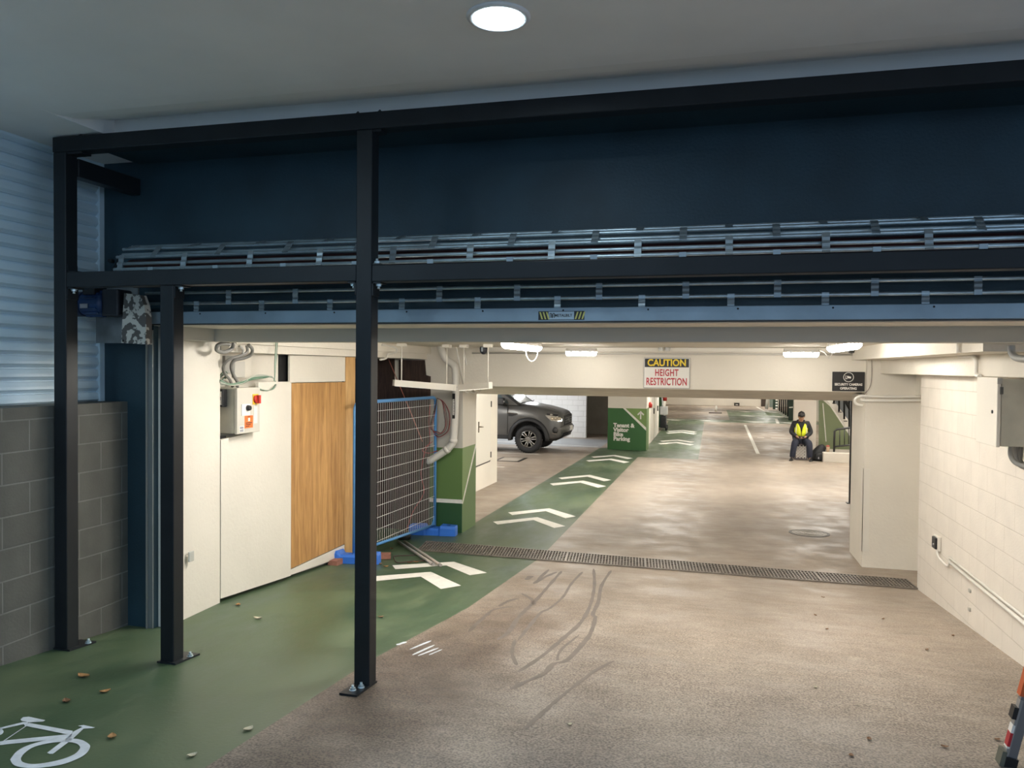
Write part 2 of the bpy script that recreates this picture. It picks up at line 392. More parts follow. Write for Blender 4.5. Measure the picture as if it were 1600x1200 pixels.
# ================================================================== STRUCTURE
# ---- floor: outer ramp falling 8.8 % to the drain, then nearly level; green lane painted on it
def lane_x(Y):
    if Y < 4.7: return -2.18
    if Y < 6.4: return -2.18+(Y-4.7)/1.7*.135
    return -2.045
ys = [-7, -3, 0, 2, 3, 4, 4.7, 5.5, 6.4, 7.5, 8.6, 9.12, 9.35, 9.7, 10.5, 12, 15, 18, 22.4, 25, 27.9, 33, 39, 41, 51, 62]
fl = MB()
for y0, y1 in zip(ys, ys[1:]):
    xs = [-16, -4.6, -3.5, None, -.35, .9, 4.4, 9]
    for i in range(len(xs)-1):
        xa = [lane_x(y) if xs[i] is None else xs[i] for y in (y0, y1)]; xb = [lane_x(y) if xs[i+1] is None else xs[i+1] for y in (y0, y1)]
        xm = (xa[0]+xb[0])/2; ym = (y0+y1)/2; mi = 0
        if ym < 22.4 and (-3.5 < xm < -2 or (xm < -3.4 and ym < 10.5)): mi = 1
        if 22.4 < ym < 39 and -3.5 < xm < -.3 and not (ym > 25 and xm < -2): mi = 1
        if 39 < ym < 41 and -3 < xm: mi = 1
        if 41 < ym < 51 and .9 < xm < 4.5: mi = 1
        if 25 < ym < 30 and xm < -3: mi = 2
        fl.add([(xa[0], y0, fz(y0)), (xb[0], y0, fz(y0)), (xb[1], y1, fz(y1)), (xa[1], y1, fz(y1))], [(0, 1, 2, 3)], mi)
def floor_ribbon(pts, w, mi, up=.0015):
    """worn or wet streak lying in the floor surface; pts in photo pixels"""
    P = [onF(x, y) for x, y in pts]; P = spline(P, 5); vs = []
    for i, p in enumerate(P):
        t = (P[min(i+1, len(P)-1)]-P[max(i-1, 0)]); t.z = 0; t.normalize(); nrm = Vector((t.y, -t.x, 0))
        ww = w*(.75+.5*random.random())*(.35 if i in (0, len(P)-1) else 1)
        for s in (-1, 1):
            q = p+nrm*ww*s; vs.append((q.x, q.y, fz(q.y)+up))
    fl.add(vs, [(2*i, 2*i+1, 2*i+3, 2*i+2) for i in range(len(P)-1)], mi)
def c4(L): return [(560+x/4, 840+y/4) for x, y in L]
for L, w in [([(1470,195),(1475,300),(1450,420),(1390,530),(1280,630),(1150,740),(1000,840)], .018),
             ([(1580,205),(1520,300),(1500,400),(1465,480),(1480,500),(1450,600),(1380,690),(1300,770),(1220,790),(1160,850),(1050,900),(950,950)], .018),
             ([(1600,770),(1500,820),(1400,890),(1260,1000),(1190,1060),(1100,1140),(1040,1195)], .013),
             ([(1400,215),(1330,290),(1280,370),(1200,440),(1140,470),(1080,540),(1000,640)], .016),
             ([(1270,210),(1200,290),(1120,380),(1070,430),(1000,500),(940,590),(870,640)], .018),
             ([(1380,610),(1290,680),(1250,730),(1245,770)], .010),
             ([(1240,215),(1150,255),(1095,290)], .022), ([(1190,200),(1120,265)], .018), ([(1080,240),(1050,265)], .035),
             ([(960,430),(870,445),(820,460)], .014), ([(1000,380),(930,400),(880,430)], .02), ([(830,460),(760,520),(690,590)], .016),
             ([(1020,350),(1080,385),(1100,420)],.02), ([(980,640),(960,720),(990,800)],.014)]:
    floor_ribbon(c4(L), w, 3)
for L, w in [([(338,735),(475,672)], .011), ([(372,740),(500,690)], .009), ([(322,700),(455,645)], .010), ([(440,735),(522,700)], .008), ([(240,672),(300,652)], .014)]:
    floor_ribbon(c4(L), w, 4)
struct('floor', fl, [FLOORC, FLOORG, GREYFL, WETM, PAINTBL], org=(0, 0, 0))

# ---- canopy ceiling outside, with a sloped lip and a flat strip beside the frame
c = MB()
c.box((-4.6, -3.2, 3.05), (6, 3.72, 3.25))
c.box((-4.6, 3.72, 3.05), (-3.87, 4.88, 3.25))
c.prism([(-3.87, 3.72, 3.05), (-3.87, 3.86, 3.055), (-3.87, 4.0, 3.075), (-3.87, 4.33, 3.165), (-3.87, 4.33, 3.25), (-3.87, 3.72, 3.25)], (9.87, 0, 0))
c.box((-3.87, 4.33, 3.05), (6, 4.5, 3.25))
struct('ceiling', c, CEIL)
# ---- garage ceiling and lintel
c = MB(); c.box((-4.9, 5.6, 1.83), (2.7, 10.6, 2.0)); struct('ceiling', c, WHITE)
c = MB(); c.box((-16, 12.2, 1.32), (9, 62, 1.5)); struct('ceiling', c, SOFFIT)
c = MB(); c.box((-4.9, 4.88, 1.84), (6, 5.38, 3.3)); c.box((-4.14, 4.345, 3.03), (6, 4.88, 3.051)); c.box((-4.6, 4.88, -.6), (-4.02, 4.93, 1.84)); struct('wall_front', c, TEAL)
c = MB(); c.box((-4.02, 4.885, 1.832), (6, 5.38, 1.8405)); struct('trim_1', c, WHITE)
c = MB(); c.box((-3.86, 5.38, 1.732), (6, 5.62, 2.0)); c.box((-4.1, 5.0, 1.735), (-3.86, 5.5, 1.832))
struct('trim_2', c, SHADEDBULK)
# ---- left side outside: block wall, slatted metal above
c = MB(); c.box((-4.6, -7, -.7), (-4.25, 4.88, 1.265)); struct('wall_left', c, BLKWALL)
prof = [(0, -.014), (.006, -.014), (.009, .000), (.013, .002), (.014, -.004), (.030, .016), (.050, .014), (.080, .004), (.082, -.014), (.0875, -.014)]
c = MB(); ring0 = []; k = 0
z = 1.25
while z < 3.2:
    ring0 += [(z+a, b) for a, b in prof[:-1]]; z += .0875
c.loft([[(-4.48+b, y, a) for a, b in ring0] for y in (-7, 4.88)], smooth=False, caps=False, close=False)
c.box((-4.50, 4.835, 1.265), (-4.455, 4.88, 3.1))
struct('wall_left', c, CORR)
# ---- garage left wall
c = MB(); c.prism([(-4.45, 4.93, -.75), (-3.945, 4.93, -.75), (-4.087, 5.775, -.75), (-4.45, 5.775, -.75)], (0, 0, 2.49)); struct('wall_left', c, WHITE)
c = MB(); c.box((-4.60, 5.776, -.9), (-4.2, 8.25, 1.84)); struct('wall_left', c, WHITE)            # back of the niche
c = MB(); c.box((-4.9, 5.78, 1.655), (-4.0, 10.5, 1.73)); c.box((-4.9, 5.78, 1.73), (-3.93, 10.5, 1.84)); struct('trim_3', c, WHITE)
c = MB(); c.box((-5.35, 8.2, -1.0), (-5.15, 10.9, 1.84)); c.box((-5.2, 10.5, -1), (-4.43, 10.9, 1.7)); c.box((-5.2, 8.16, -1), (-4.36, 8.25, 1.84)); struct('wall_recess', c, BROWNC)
c = MB(); c.box((-4.85, 11.15, -1.0), (-4.45, 15.93, 1.4)); struct('wall_garage_left', c, WHITE)
c = MB(); c.box((-16, 15.9, -1.1), (-4.8, 16.0, 1.4)); c.box((-16, 15.9, -1.2), (-15.8, 30.5, 1.4)); struct('wall_bay', c, CONCW)
c = MB(); c.box((-16, 28.3, -1.1), (-4.5, 28.5, 1.32)); struct('wall_bay', c, WHPANEL)
c = MB(); c.box((-16, 30.2, -1.1), (-2.1, 30.4, 1.32)); struct('wall_bay', c, CONCW)
# ---- beam over the way in, with a falling soffit
c = MB(); c.prism([(-4.5, 10.5, 1.275), (-4.5, 12.25, 1.55-.0368*12.25), (-4.5, 12.25, 2.0), (-4.5, 10.5, 2.0)], (7.4, 0, 0), 0)
c.add([(-4.5, 10.499, 1.277), (2.9, 10.499, 1.277), (2.9, 10.499, 2.0), (-4.5, 10.499, 2.0)], [(0, 1, 2, 3)], 1)
struct('trim_4', c, [SOFFIT, WHITE])
# ---- right wall of white blocks, haunches above it, white pier
c = MB(); c.box((2.17, 4.0, -1), (2.6, 9.1, 1.9), 0); c.box((2.42, 9.1, -1), (2.6, 11.2, 1.9), 1); struct('wall_right', c, [WHBLOCK, WHITE])
c = MB(); c.box((1.7, 5.62, 1.68), (2.3, 10.5, 1.84)); c.box((2.02, 5.62, 1.512), (2.3, 10.40, 1.68)); struct('trim_5', c, WHITE)
c = MB(); c.box((1.79, 10.07, -1), (2.45, 10.95, 1.245)); c.box((1.868, 10.40, 1.245), (2.45, 10.95, 1.84)); struct('wall_pier', c, WHITE)
# ---- far garage
c = MB(); c.box((-3.2, 57, -1.1), (9, 57.2, 1.32)); struct('wall_back', c, WHITE)
c = MB(); c.box((5.2, 11, -1.2), (5.4, 57, 1.4)); c.box((2.5, 11.0, -1.2), (5.4, 11.1, 1.4)); struct('wall_garage_right', c, WHITE)
c = MB(); c.box((-2.25, 26.3, -1.1), (-2.08, 31.8, 1.32)); c.box((-3.4, 36.0, -1.1), (-2.2, 38.6, 1.32)); c.box((-3.4, 38.6, -1.1), (-3.2, 57, 1.32)); struct('wall_lobby', c, WHITE)
c = MB(); c.box((-3.2, 34.6, -1.1), (-2.15, 35.8, 1.32)); struct('wall_lobby', c, GREEND)

# ================================================================== BLUE-BLACK STEEL FRAME
fr = thing('steel_frame', (-2.0, 4.25, fz(4.25)), 'dark grey steel portal frame of square tube across the driveway entrance', 'frame')
def post(x0, ztop, ylo=4.2):
    m = MB().rbox((x0, ylo, fz(4.25)+.005), (x0+.1, ylo+.1, ztop), .006); return m.build('post', STEEL, fr)
post(-4.24, 2.94); post(-3.412, 2.05); post(-2.052, 2.94)
MB().rbox((-4.243, 4.197, 2.94), (6, 4.3, 3.04), .006).build('top_beam', STEEL, fr)
MB().rbox((-4.14, 4.203, 2.05), (-2.052, 4.297, 2.15), .006).build('cross_beam', STEEL, fr)
MB().rbox((-1.952, 4.203, 2.045), (6, 4.297, 2.145), .006).build('cross_beam', STEEL, fr)
MB().rbox((-4.22, 4.3, 2.80), (-4.13, 4.88, 2.92), .006).build('brace', STEEL, fr)
def bolt_mb(p, up, r=.011, h=.03):
    up = Vector(up); p = Vector(p); m = MB(); m.lathe(p, up, [(r*1.9, 0), (r*1.9, h*.12)], 12); m.lathe(p, up, [(r*1.5, h*.12), (r*1.5, h*.5)], 6, smooth=False); m.cyl(p+up*h*.5, p+up*h, r*.75, 8); return m
def base(x0, x1, y0, y1, bolts):
    m = MB(); z = fz(4.25)
    m.add([(x, y, fz(y)+dz) for dz in (-.004, .012) for y in (y0, y1) for x in (x0, x1)], [(0, 2, 3, 1), (4, 5, 7, 6), (0, 1, 5, 4), (2, 6, 7, 3), (0, 4, 6, 2), (1, 3, 7, 5)])
    b = m.build('base_plate', STEEL, fr)
    for x, y in bolts: bolt_mb((x, y, fz(y)+.012), (0, 0, 1)).build('bolt', GALV, b)
base(-4.24, -4.11, 4.19, 4.42, [(-4.12, 4.36)]); base(-3.42, -3.28, 4.18, 4.42, [(-3.295, 4.34)]); base(-2.06, -1.95, 4.03, 4.31, [(-2.01, 4.10), (-1.985, 4.16)])
def cleat(x, s, z0):   # angle cleats that hold the cross beam
    m = MB(); m.box((x, 4.205, z0), (x+s*.055, 4.295, z0+.008)); m.box((x, 4.205, z0-.07), (x+s*.008, 4.295, z0+.008)); k = m.build('cleat', STEEL, fr)
    bolt_mb((x+s*.03, 4.235, z0), (0, 0, -1)).build('bolt', GALV, k)
cleat(-1.951, 1, 2.036); cleat(-2.053, -1, 2.041); cleat(-4.139, 1, 2.041); cleat(-3.311, 1, 2.041)
m = MB(); m.box((-4.14, 4.21, 2.15), (-4.07, 4.29, 2.158)); m.box((-4.14, 4.21, 2.15), (-4.132, 4.29, 2.2)); m.build('cleat', STEEL, fr)
m = MB(); m.box((-1.952, 4.21, 2.146), (-1.9, 4.29, 2.154)); k = m.build('cleat', STEEL, fr); bolt_mb((-1.93, 4.23, 2.154), (0, 0, 1)).build('bolt', GALV, k)
for x in (-4.03, -2.05, -1.91): bolt_mb((x, 4.215, 3.04), (0, 0, 1), .007, .012).build('bolt', BLACK, fr)
m = MB(); m.box((-4.14, 4.21, 2.925), (-4.02, 4.29, 2.94)); m.build('cleat', STEEL, fr)
m = MB(); m.box((-1.952, 4.21, 2.925), (-1.90, 4.29, 2.94)); m.build('cleat', STEEL, fr)

# ================================================================== ROLLER GRILLE
gr = thing('roller_grille', (-.5, 4.62, 1.83), 'raised zinc tube roller grille coiled above the garage entrance', 'roller door')
XL, XR = -3.97, 3.2
RC = (4.62, 2.185)
MB().cyl((XL, *RC), (XR, *RC), .10, 24).build('barrel', RED, gr)
def rod(y, z, x0=XL): return MB().cyl((x0, y, z), (XR, y, z), .0112, 10).build('rod', GALV, gr)
def onroll(a, R): a = math.radians(a); return (RC[0]-R*math.sin(a), RC[1]+R*math.cos(a))
A = [onroll(a, .185) for a in (5, 33, 60, 88, 116)]
B = [onroll(a, .158) for a in (42, 72, 100)]
for y, z in A+B: rod(y, z)
LINKS = {}
def link(p, q, x):
    key = (p, q)
    if key not in LINKS:
        P = Vector((x, *p)); Q = Vector((x, *q)); d = (Q-P); L = d.length; d.normalize(); nrm = d.cross(Vector((1, 0, 0))).normalized()
        if nrm.y > 0: nrm = -nrm
        m = MB(); vs = []
        for t in (-.012, L*.2, L*.4, L*.6, L*.8, L+.012):
            off = .011 if t < 0 or t > L else (.014 if int(t/L*5+.5) % 2 else .010)
            for s in (-.02, .02): vs.append(P+d*t+nrm*off+Vector((s, 0, 0)))
        vs2 = [v-nrm*.006 for v in vs]; n = len(vs)//2
        m.add(vs+vs2, [(2*i, 2*i+1, 2*i+3, 2*i+2) for i in range(n-1)]+[(2*n+2*i, 2*n+2*i+2, 2*n+2*i+3, 2*n+2*i+1) for i in range(n-1)]+[(2*i, 2*i+2, 2*n+2*i+2, 2*n+2*i) for i in range(n-1)]+[(2*i+1, 2*n+2*i+1, 2*n+2*i+3, 2*i+3) for i in range(n-1)])
        o = m.build('link', LINKM, gr); LINKS[key] = (o, x)
    else:
        o0, x0 = LINKS[key]; o = o0.copy(); COL.objects.link(o); o.location = o0.location+Vector((x-x0, 0, 0)); ORG[o.name] = ORG[gr.name]
    return o
for j, (p, q) in enumerate([(A[0], A[1]), (A[1], A[2]), (A[2], A[3]), (A[3], A[4])]):
    n = 0; x = XL+.05+(.25 if j % 2 else 0)
    while x < 2.4:
        link(p, q, x); x += .5
CY = 4.74
zr = [1.982, 2.058, 2.134]
for z in zr: rod(CY, z)
for j, (a, b) in enumerate([((CY, 1.918), (CY, zr[0])), ((CY, zr[0]), (CY, zr[1]))]):
    x = -3.8+(.26 if j == 0 else 0)
    while x < 2.2: link(a, b, x); x += .52
rl = MB().rbox((XL-.02, CY-.025, 1.836), (XR, CY+.025, 1.922), .004).build('bottom_rail', RAILM, gr)
MB().box((XL-.02, CY-.018, 1.829), (XR, CY+.018, 1.837)).build('rubber_seal', BLACK, rl)
for x in [-3.5+.52*i for i in range(11)]: MB().lathe((x, CY-.025, 1.905), (0, -1, 0), [(.006, 0), (.004, .003), (0, .004)], 10).build('rivet', BLACK, rl)
sx0, sx1, sz0, sz1 = -1.055, -.769, 1.848, 1.897; SY = CY-.0255
st = MB().box((sx0, SY-.001, sz0), (sx1, SY, sz1)).build('maker_label', M('label pale blue', (.50, .62, .70), .4), gr, label='yellow and black striped maker label on the bottom rail')
MB().box((sx0-.002, SY-.0006, sz0-.003), (sx1+.002, SY, sz1+.003)).build('label_border', SIGNK, st)
for s, xa in ((1, sx0), (-1, sx1-.062)):
    MB().box((xa, SY-.0016, sz0), (xa+.062, SY-.001, sz1)).build('hazard_panel', SIGNK, st)
    m = MB()
    for i in range(3):
        b0 = xa+.004+i*.021; dx = .022*(-s); 
        xs = [(b0+(-dx if s > 0 else 0)-.012*(s>0), ), ]
        x_t = b0 if s > 0 else b0+.014; x_b = b0+.014 if s > 0 else b0
        m.prism([(x_t, SY-.0017, sz1-.002), (x_t+.010, SY-.0017, sz1-.002), (x_b+.010, SY-.0017, sz0+.002), (x_b, SY-.0017, sz0+.002)], (0, -.0004, 0))
    m.build('hazard_stripe', M('label yellow', (.72, .66, .18), .5), st)
lettering('brand_lettering', 'METALBILT', .0235, SIGNK, st, ((sx0+sx1)/2+.014, SY-.0022, (sz0+sz1)/2), (1, 0, 0), (0, 0, 1), .0003, .95)
m = MB()     # twin arch emblem
for i, (xa, h0, h1) in enumerate([(0, 0, 1), (.009, .25, 1), (.014, -.1, .8), (.019, .25, 1), (.028, 0, 1)]):
    m.box((sx0+.070+xa, SY-.0024, sz0+.010+h0*.01), (sx0+.074+xa, SY-.002, sz0+.012+h1*.027))
m.box((sx0+.070, SY-.0024, sz0+.036), (sx0+.083, SY-.002, sz0+.040)); m.box((sx0+.089, SY-.0024, sz0+.036), (sx0+.102, SY-.002, sz0+.040))
m.build('emblem', SIGNK, st)
MB().box((-4.062, 4.868, fz(4.88)), (-4.021, 4.879, 1.80)).box((-4.062, 4.845, fz(4.86)), (-4.057, 4.879, 1.80)).build('guide_rail', M('guide rail metal', (.25, .27, .27), .5, .4), gr)
MB().cbox((-4.13, 4.62, 2.21), (.02, .03, .16), 0, Matrix.Rotation(.5, 3, 'Y')).cyl((-4.16, 4.60, 2.28), (-4.16, 4.64, 2.28), .014, 10).build('crank_arm', STEEL, gr)

# ---- door motor, drive plate and chain guard on the left
mo = thing('door_motor', (-4.2, 4.7, 1.70), 'blue electric door motor with worn white chain guard beside the left post', 'motor')
MBLUE = M('motor blue enamel', (.012, .045, .14), .4, var=.2, scale=8)
my, mz = 4.62, 1.975
b = MB(); b.lathe((-4.20, my, mz), (-1, 0, 0), [(.0, 0), (.075, 0), (.082, .02), (.084, .16), (.08, .18)], 26)
for i in range(14):
    a = 2*PI*i/14; b.cbox((-4.29, my+.086*math.cos(a), mz+.086*math.sin(a)), (.14, .006, .018), 0, Matrix.Rotation(-(a-PI/2), 3, 'X'))
bd = b.build('motor_body', MBLUE, mo)
MB().lathe((-4.375, my, mz), (-1, 0, 0), [(.088, 0), (.09, .01), (.09, .07), (.075, .085), (.03, .09), (0, .09)], 26).build('fan_cover', M('fan cover dark blue', (.008, .02, .06), .5), mo)
MB().rbox((-4.34, my-.075, mz+.06), (-4.24, my+.05, mz+.125), .008).build('terminal_box', BLACK, mo)
MB().cbox((-4.315, my-.087, mz-.02), (.065, .003, .03)).build('nameplate', M('pale nameplate', (.42, .40, .42), .4, .3), mo)
MB().rbox((-4.20, my-.05, mz-.09), (-4.06, my+.09, mz+.10), .012).build('gearbox', M('dark gearbox', (.02, .022, .028), .5), mo)
PLATE = M('grey drive plate', (.20, .22, .23), .5, .3, var=.3, scale=7)
MB().box((-4.385, 4.72, 1.698), (-4.02, 4.735, 2.10)).build('mounting_plate', PLATE, mo)
def guard_mat():
    m, nt, b = nodes_of('peeling white guard'); N = nt.nodes; L = nt.links
    g = N.new('ShaderNodeNewGeometry'); n = N.new('ShaderNodeTexNoise'); n.inputs['Scale'].default_value = 17; n.inputs['Detail'].default_value = 7; L.new(g.outputs['Position'], n.inputs['Vector'])
    r = N.new('ShaderNodeValToRGB'); r.color_ramp.interpolation = 'EASE'; e = r.color_ramp.elements; e[0].position = .47; e[1].position = .51
    e[0].color = (.60, .57, .50, 1); e[1].color = (.11, .10, .09, 1); L.new(n.outputs['Fac'], r.inputs[0]); L.new(r.outputs[0], b.inputs['Base Color']); b.inputs['Roughness'].default_value = .6; return m
gp = [(-4.02, 2.045), (-3.885, 2.03), (-3.855, 1.96), (-3.84, 1.88), (-3.84, 1.685), (-4.045, 1.695), (-4.035, 1.87)]
MB().prism([(x, 4.585, z) for x, z in gp], (0, .06, 0)).build('chain_guard', guard_mat(), mo, label='white chain guard with peeling paint')
MB().lathe((-4.028, 4.583, 1.712), (0, -1, 0), [(.008, 0), (.005, .004), (0, .005)], 10).build('screw', BLACK, mo)

# ================================================================== CANOPY DOWNLIGHT
dl = thing('downlight', (-.908, 3.21, 3.05), 'round lit cool white downlight in the grey canopy ceiling', 'ceiling light')
MB().lathe((-.908, 3.21, 3.05), (0, 0, -1), [(.115, .0), (.138, .0), (.138, .004), (.126, .012), (.112, .012), (.112, .002)], 40).build('trim_ring', M('downlight trim', (.75, .76, .78), .4), dl)
MB().lathe((-.908, 3.21, 3.05), (0, 0, -1), [(.113, .002), (.113, .007), (0, .007)], 40).build('diffuser', DOWN, dl)

for x, y in [(-3.35, 1.9), (-3.35, .4), (-.9, .3)]:  # unseen downlights added to brighten the slatted wall and the ramp
    dd = clone(dl, (x+.908, y-3.21, 0), 'added cool white downlight, unseen in the canopy overhead, brightening the entrance', group='added canopy downlights')
    if x < -3:
        for ch in dd.children:
            if ch.name.startswith('diffuser'): ch.data = ch.data.copy(); ch.data.materials[0] = M('added downlight diffuser', (.9, .97, 1), .4, emit=DOWNLIGHT*2.2, ecol=(.66, .86, 1.0))

# ================================================================== GARAGE LAMPS
def batten(x, y0, y1, z, label, mat, loop=None, axis='Y', group=None):
    L = (y1-y0); cx = x
    o = thing('batten_light', (cx, (y0+y1)/2, z), label, 'ceiling light', group)
    h = MB(); d = MB(); n = 12
    def ring(t, w, za, zb, k=10):
        pts = []
        for i in range(k+1):
            a = PI*i/k; pts.append((w*math.cos(a), za-(za-zb)*math.sin(a)))
        return pts
    def P(u, v, zz): return (cx+v, u, zz) if axis == 'Y' else (cx+u-(y0+y1)/2, (y0+y1)/2+v, zz)
    st = [(0, .3), (.012, .7), (.05, 1), (.95, 1), (.988, .7), (1, .3)]
    d.loft([[P(y0+L*t, v, zz) for v, zz in ring(t, .062*s, z-.045, z-.045-.055*s)] for t, s in st])
    h.loft([[P(y0+L*t, v, zz) for v, zz in [(-.06*s, z-.046), (.06*s, z-.046), (.05*s, z), (-.05*s, z)]] for t, s in st], smooth=False)
    h.build('housing', M('batten housing grey', (.55, .52, .48), .5), o); d.build('diffuser', mat, o)
    for t in (.2, .5, .8):
        for s in (-1, 1):
            q = Vector(P(y0+L*t, s*.062, z-.04)); MB().cbox(q, (.012, .03, .03) if axis == 'Y' else (.03, .012, .03)).build('clip', M('steel clip', (.5, .5, .5), .4, .6), o)
    if loop:
        MB().tube(loop, .006, 8).build('cable_loop', PIPEW, o)
    return o
batten(-1.97, 7.3, 8.8, 1.83, 'long lit batten light on garage ceiling with hanging white cable loop', LAMPON, [Vector((-1.93+.07*math.cos(a), 8.3-.1*math.cos(a)*0, 1.74-.125*math.sin(a))) for a in [PI*i/12 for i in range(13)]])
batten(1.2, 7.2, 8.6, 1.83, 'long lit batten light on garage ceiling beside the dome camera', LAMPON)
batten(-1.63, 9.6, 10.0, 1.80, 'short lit bulkhead light hanging before the beam left of the caution sign', LAMPSHORT, axis='X')
batten(1.02, 9.55, 9.95, 1.80, 'short lit bulkhead light hanging before the beam right of the caution sign', LAMPSHORT, [(1.2, 9.75, 1.80), (1.28, 9.75, 1.76), (1.33, 9.75, 1.69), (1.37, 9.75, 1.74), (1.36, 9.75, 1.82)], axis='X')
batten(-2.6, 5.25, 6.65, 1.845, 'lit batten light on the garage ceiling just inside the lintel on the left', LAMPNEAR, axis='X')
batten(.3, 5.25, 6.65, 1.845, 'lit batten light on the garage ceiling just inside the lintel on the right', LAMPNEAR, axis='X')
for i, (x, y) in enumerate([(-.9, 15.6), (2.3, 16.2), (-1.2, 19.5), (2.2, 19.5), (-.8, 25.5), (3.6, 21.5), (-.5, 31), (2.6, 31), (-.3, 38), (3, 38), (0, 46), (3, 46), (0, 54), (3.5, 54), (-6.5, 18.5), (-2.4, 13.2)]):  # unseen battens added to light the far garage
    batten(x, y, y+1.3, 1.32, 'unseen batten light added on the far garage ceiling to light it', LAMPFAR, group='added far garage battens')
for x, y in [(-6.0, 25.6), (-9.0, 25.6), (-7.5, 20.0)]:  # unseen cool battens added to brighten the white wall of the bay
    batten(x, y, y+1.3, 1.32, 'unseen cool white batten light added to brighten the ute parking bay', LAMPBAY, group='added parking bay battens')

# ================================================================== LEFT WALL: loose panel, control cabinet, cables, hoarding
m = MB(); m.prism([(-4.085, 5.785, fz(5.8)+.035), (-4.085, 6.93, fz(6.93)+.035), (-4.085, 6.93, 1.385), (-4.085, 6.35, 1.385), (-4.085, 6.35, .935), (-4.085, 5.785, .90)], (-.03, 0, 0))
m.build('wall_board', WHITE, label='white board leaning off the left wall under the grey control cabinet', cat='board')
cb = thing('control_cabinet', (-4.12, 6.07, .945), 'grey control cabinet with red and yellow isolator in the left wall niche', 'electrical box')
MB().rbox((-4.195, 5.90, .945), (-4.035, 6.24, 1.34), .006).build('cabinet_body', BOXSIDE, cb)
MB().rbox((-4.03, 5.895, .94), (-4.0, 6.245, 1.345), .006).build('door', BOXGREY, cb)
def onbox(py, pz): return Vector((-4.0, py, pz))
MB().box((-4.0, 6.125, 1.19), (-3.997, 6.215, 1.285)).build('isolator_plate', YEL, cb)
k = MB(); k.lathe((-3.997, 6.17, 1.238), (1, 0, 0), [(.036, 0), (.036, .014), (.03, .02)], 20); k.cbox((-3.965, 6.17, 1.238), (.03, .026, .075)); k.build('isolator_knob', REDP, cb)
MB().box((-4.0, 5.955, 1.10), (-3.994, 6.08, 1.20)).build('switch_plate', SIGNW, cb)
MB().lathe((-3.994, 6.04, 1.165), (1, 0, 0), [(.026, 0), (.024, .02), (.02, .03)], 16).build('rotary_switch', BLACK, cb)
os_ = MB().box((-4.0, 6.005, .985), (-3.998, 6.13, 1.095)).build('warning_sticker', STICKO, cb, label='orange warning sticker')
m = MB(); m.box((-3.998, 6.055, 1.045), (-3.9975, 6.085, 1.075)); m.build('symbol', SIGNW, os_)
m = MB()
for i, z in enumerate((1.027, 1.012, .997)): m.box((-3.998, 6.02, z), (-3.9975, 6.115-.02*i, z+.008))
m.box((-3.998, 6.045, 1.083), (-3.9975, 6.09, 1.089)); m.build('print_lines', SIGNK, os_)
st2 = MB().box((-4.0, 5.925, .955), (-3.998, 5.995, 1.01)).build('white_sticker', SIGNW, cb)
m = MB()
for z in (.996, .986, .971, .961): m.box((-3.998, 5.932, z), (-3.9975, 5.985, z+.006))
m.build('print_lines', M('print blue', (.03, .04, .12), .5), st2)
MB().box((-4.0, 6.145, 1.02), (-3.998, 6.20, 1.18)).build('paper_label', M('paper label', (.74, .71, .66), .6), cb)
sw = thing('switch_box', (-4.25, 5.88, 1.16), 'small black switch box on the near side of the grey control cabinet', 'electrical box')
MB().rbox((-4.195, 5.83, 1.18), (-4.10, 5.895, 1.335), .008).build('box_body', BLACK, sw)
MB().box((-4.155, 5.827, 1.20), (-4.112, 5.83, 1.315)).build('face_plate', SIGNW, sw)
MB().rbox((-4.142, 5.812, 1.235), (-4.115, 5.828, 1.27), .004).build('toggle', BLACK, sw)
MB().box((-4.36, 5.79, .915), (-4.10, 5.90, .935)).build('shadow_hole', DARK, sw) if False else None
m = MB(); m.box((-4.19, 5.79, .84), (-4.114, 5.90, .925)); m.build('open_duct', DARK, label='black block painting the shade in an open duct hole under the control cabinet', cat='hole')
JB = M('junction grey', (.36, .35, .32), .5)
m = MB(); m.rbox((-4.198, 6.10, 1.43), (-4.165, 6.26, 1.58), .006); m.build('junction_box', M('pale junction', (.6, .57, .51), .5), label='pale grey blank junction box on the niche wall behind cables', cat='electrical box')
def pz(px, py, X): return onX(px, py, X)
def cable(name, pts, r, mat, label, X=-4.15, group=None, dx=None):
    P = [pz(x, y, X+(0 if dx is None else dx[i % len(dx)])) for i, (x, y) in enumerate(pts)]
    return tag(MB().tube(spline(P, 6), r, 8).build(name, mat), label, 'cable', group)
def cc(L): return [(330+x/6.857, 525+y/6.857) for x, y in L]
cable('flexible_conduit', cc([(245,30),(240,80),(215,140),(130,175),(60,150),(75,95),(160,80),(200,95)]), .016, CABLE, 'thick grey flexible conduit looped at the ceiling above the control cabinet', -3.88, dx=[0, .01, -.02, -.03, -.02, 0, .01, .02])
cable('flexible_conduit', cc([(400,95),(440,140),(425,200),(350,235),(250,260),(215,330),(240,420),(280,490),(280,545)]), .015, CABLE, 'grey flexible conduit curling down into the top of the control cabinet', -3.90, dx=[0, .0, -.03, -.08, -.13, -.16, -.19, -.21, -.2])
cable('flexible_conduit', cc([(380,100),(385,170),(300,215),(190,250),(130,330),(150,410),(200,470),(230,545)]), .013, CABLE, 'grey flexible conduit left of its twin above the control cabinet', -3.92, dx=[0, 0, -.03, -.08, -.14, -.19, -.22, -.23])
cable('flexible_conduit', cc([(300,110),(340,140),(340,190)]), .010, M('pale conduit', (.5, .48, .44), .5), 'short pale conduit bend at the top of the niche', -3.93)
MB().box(pz(352, 556, -4.17), pz(363, 583, -4.198)).build('junction_box', JB, label='dark grey terminal box behind the conduits above the control cabinet', cat='electrical box')
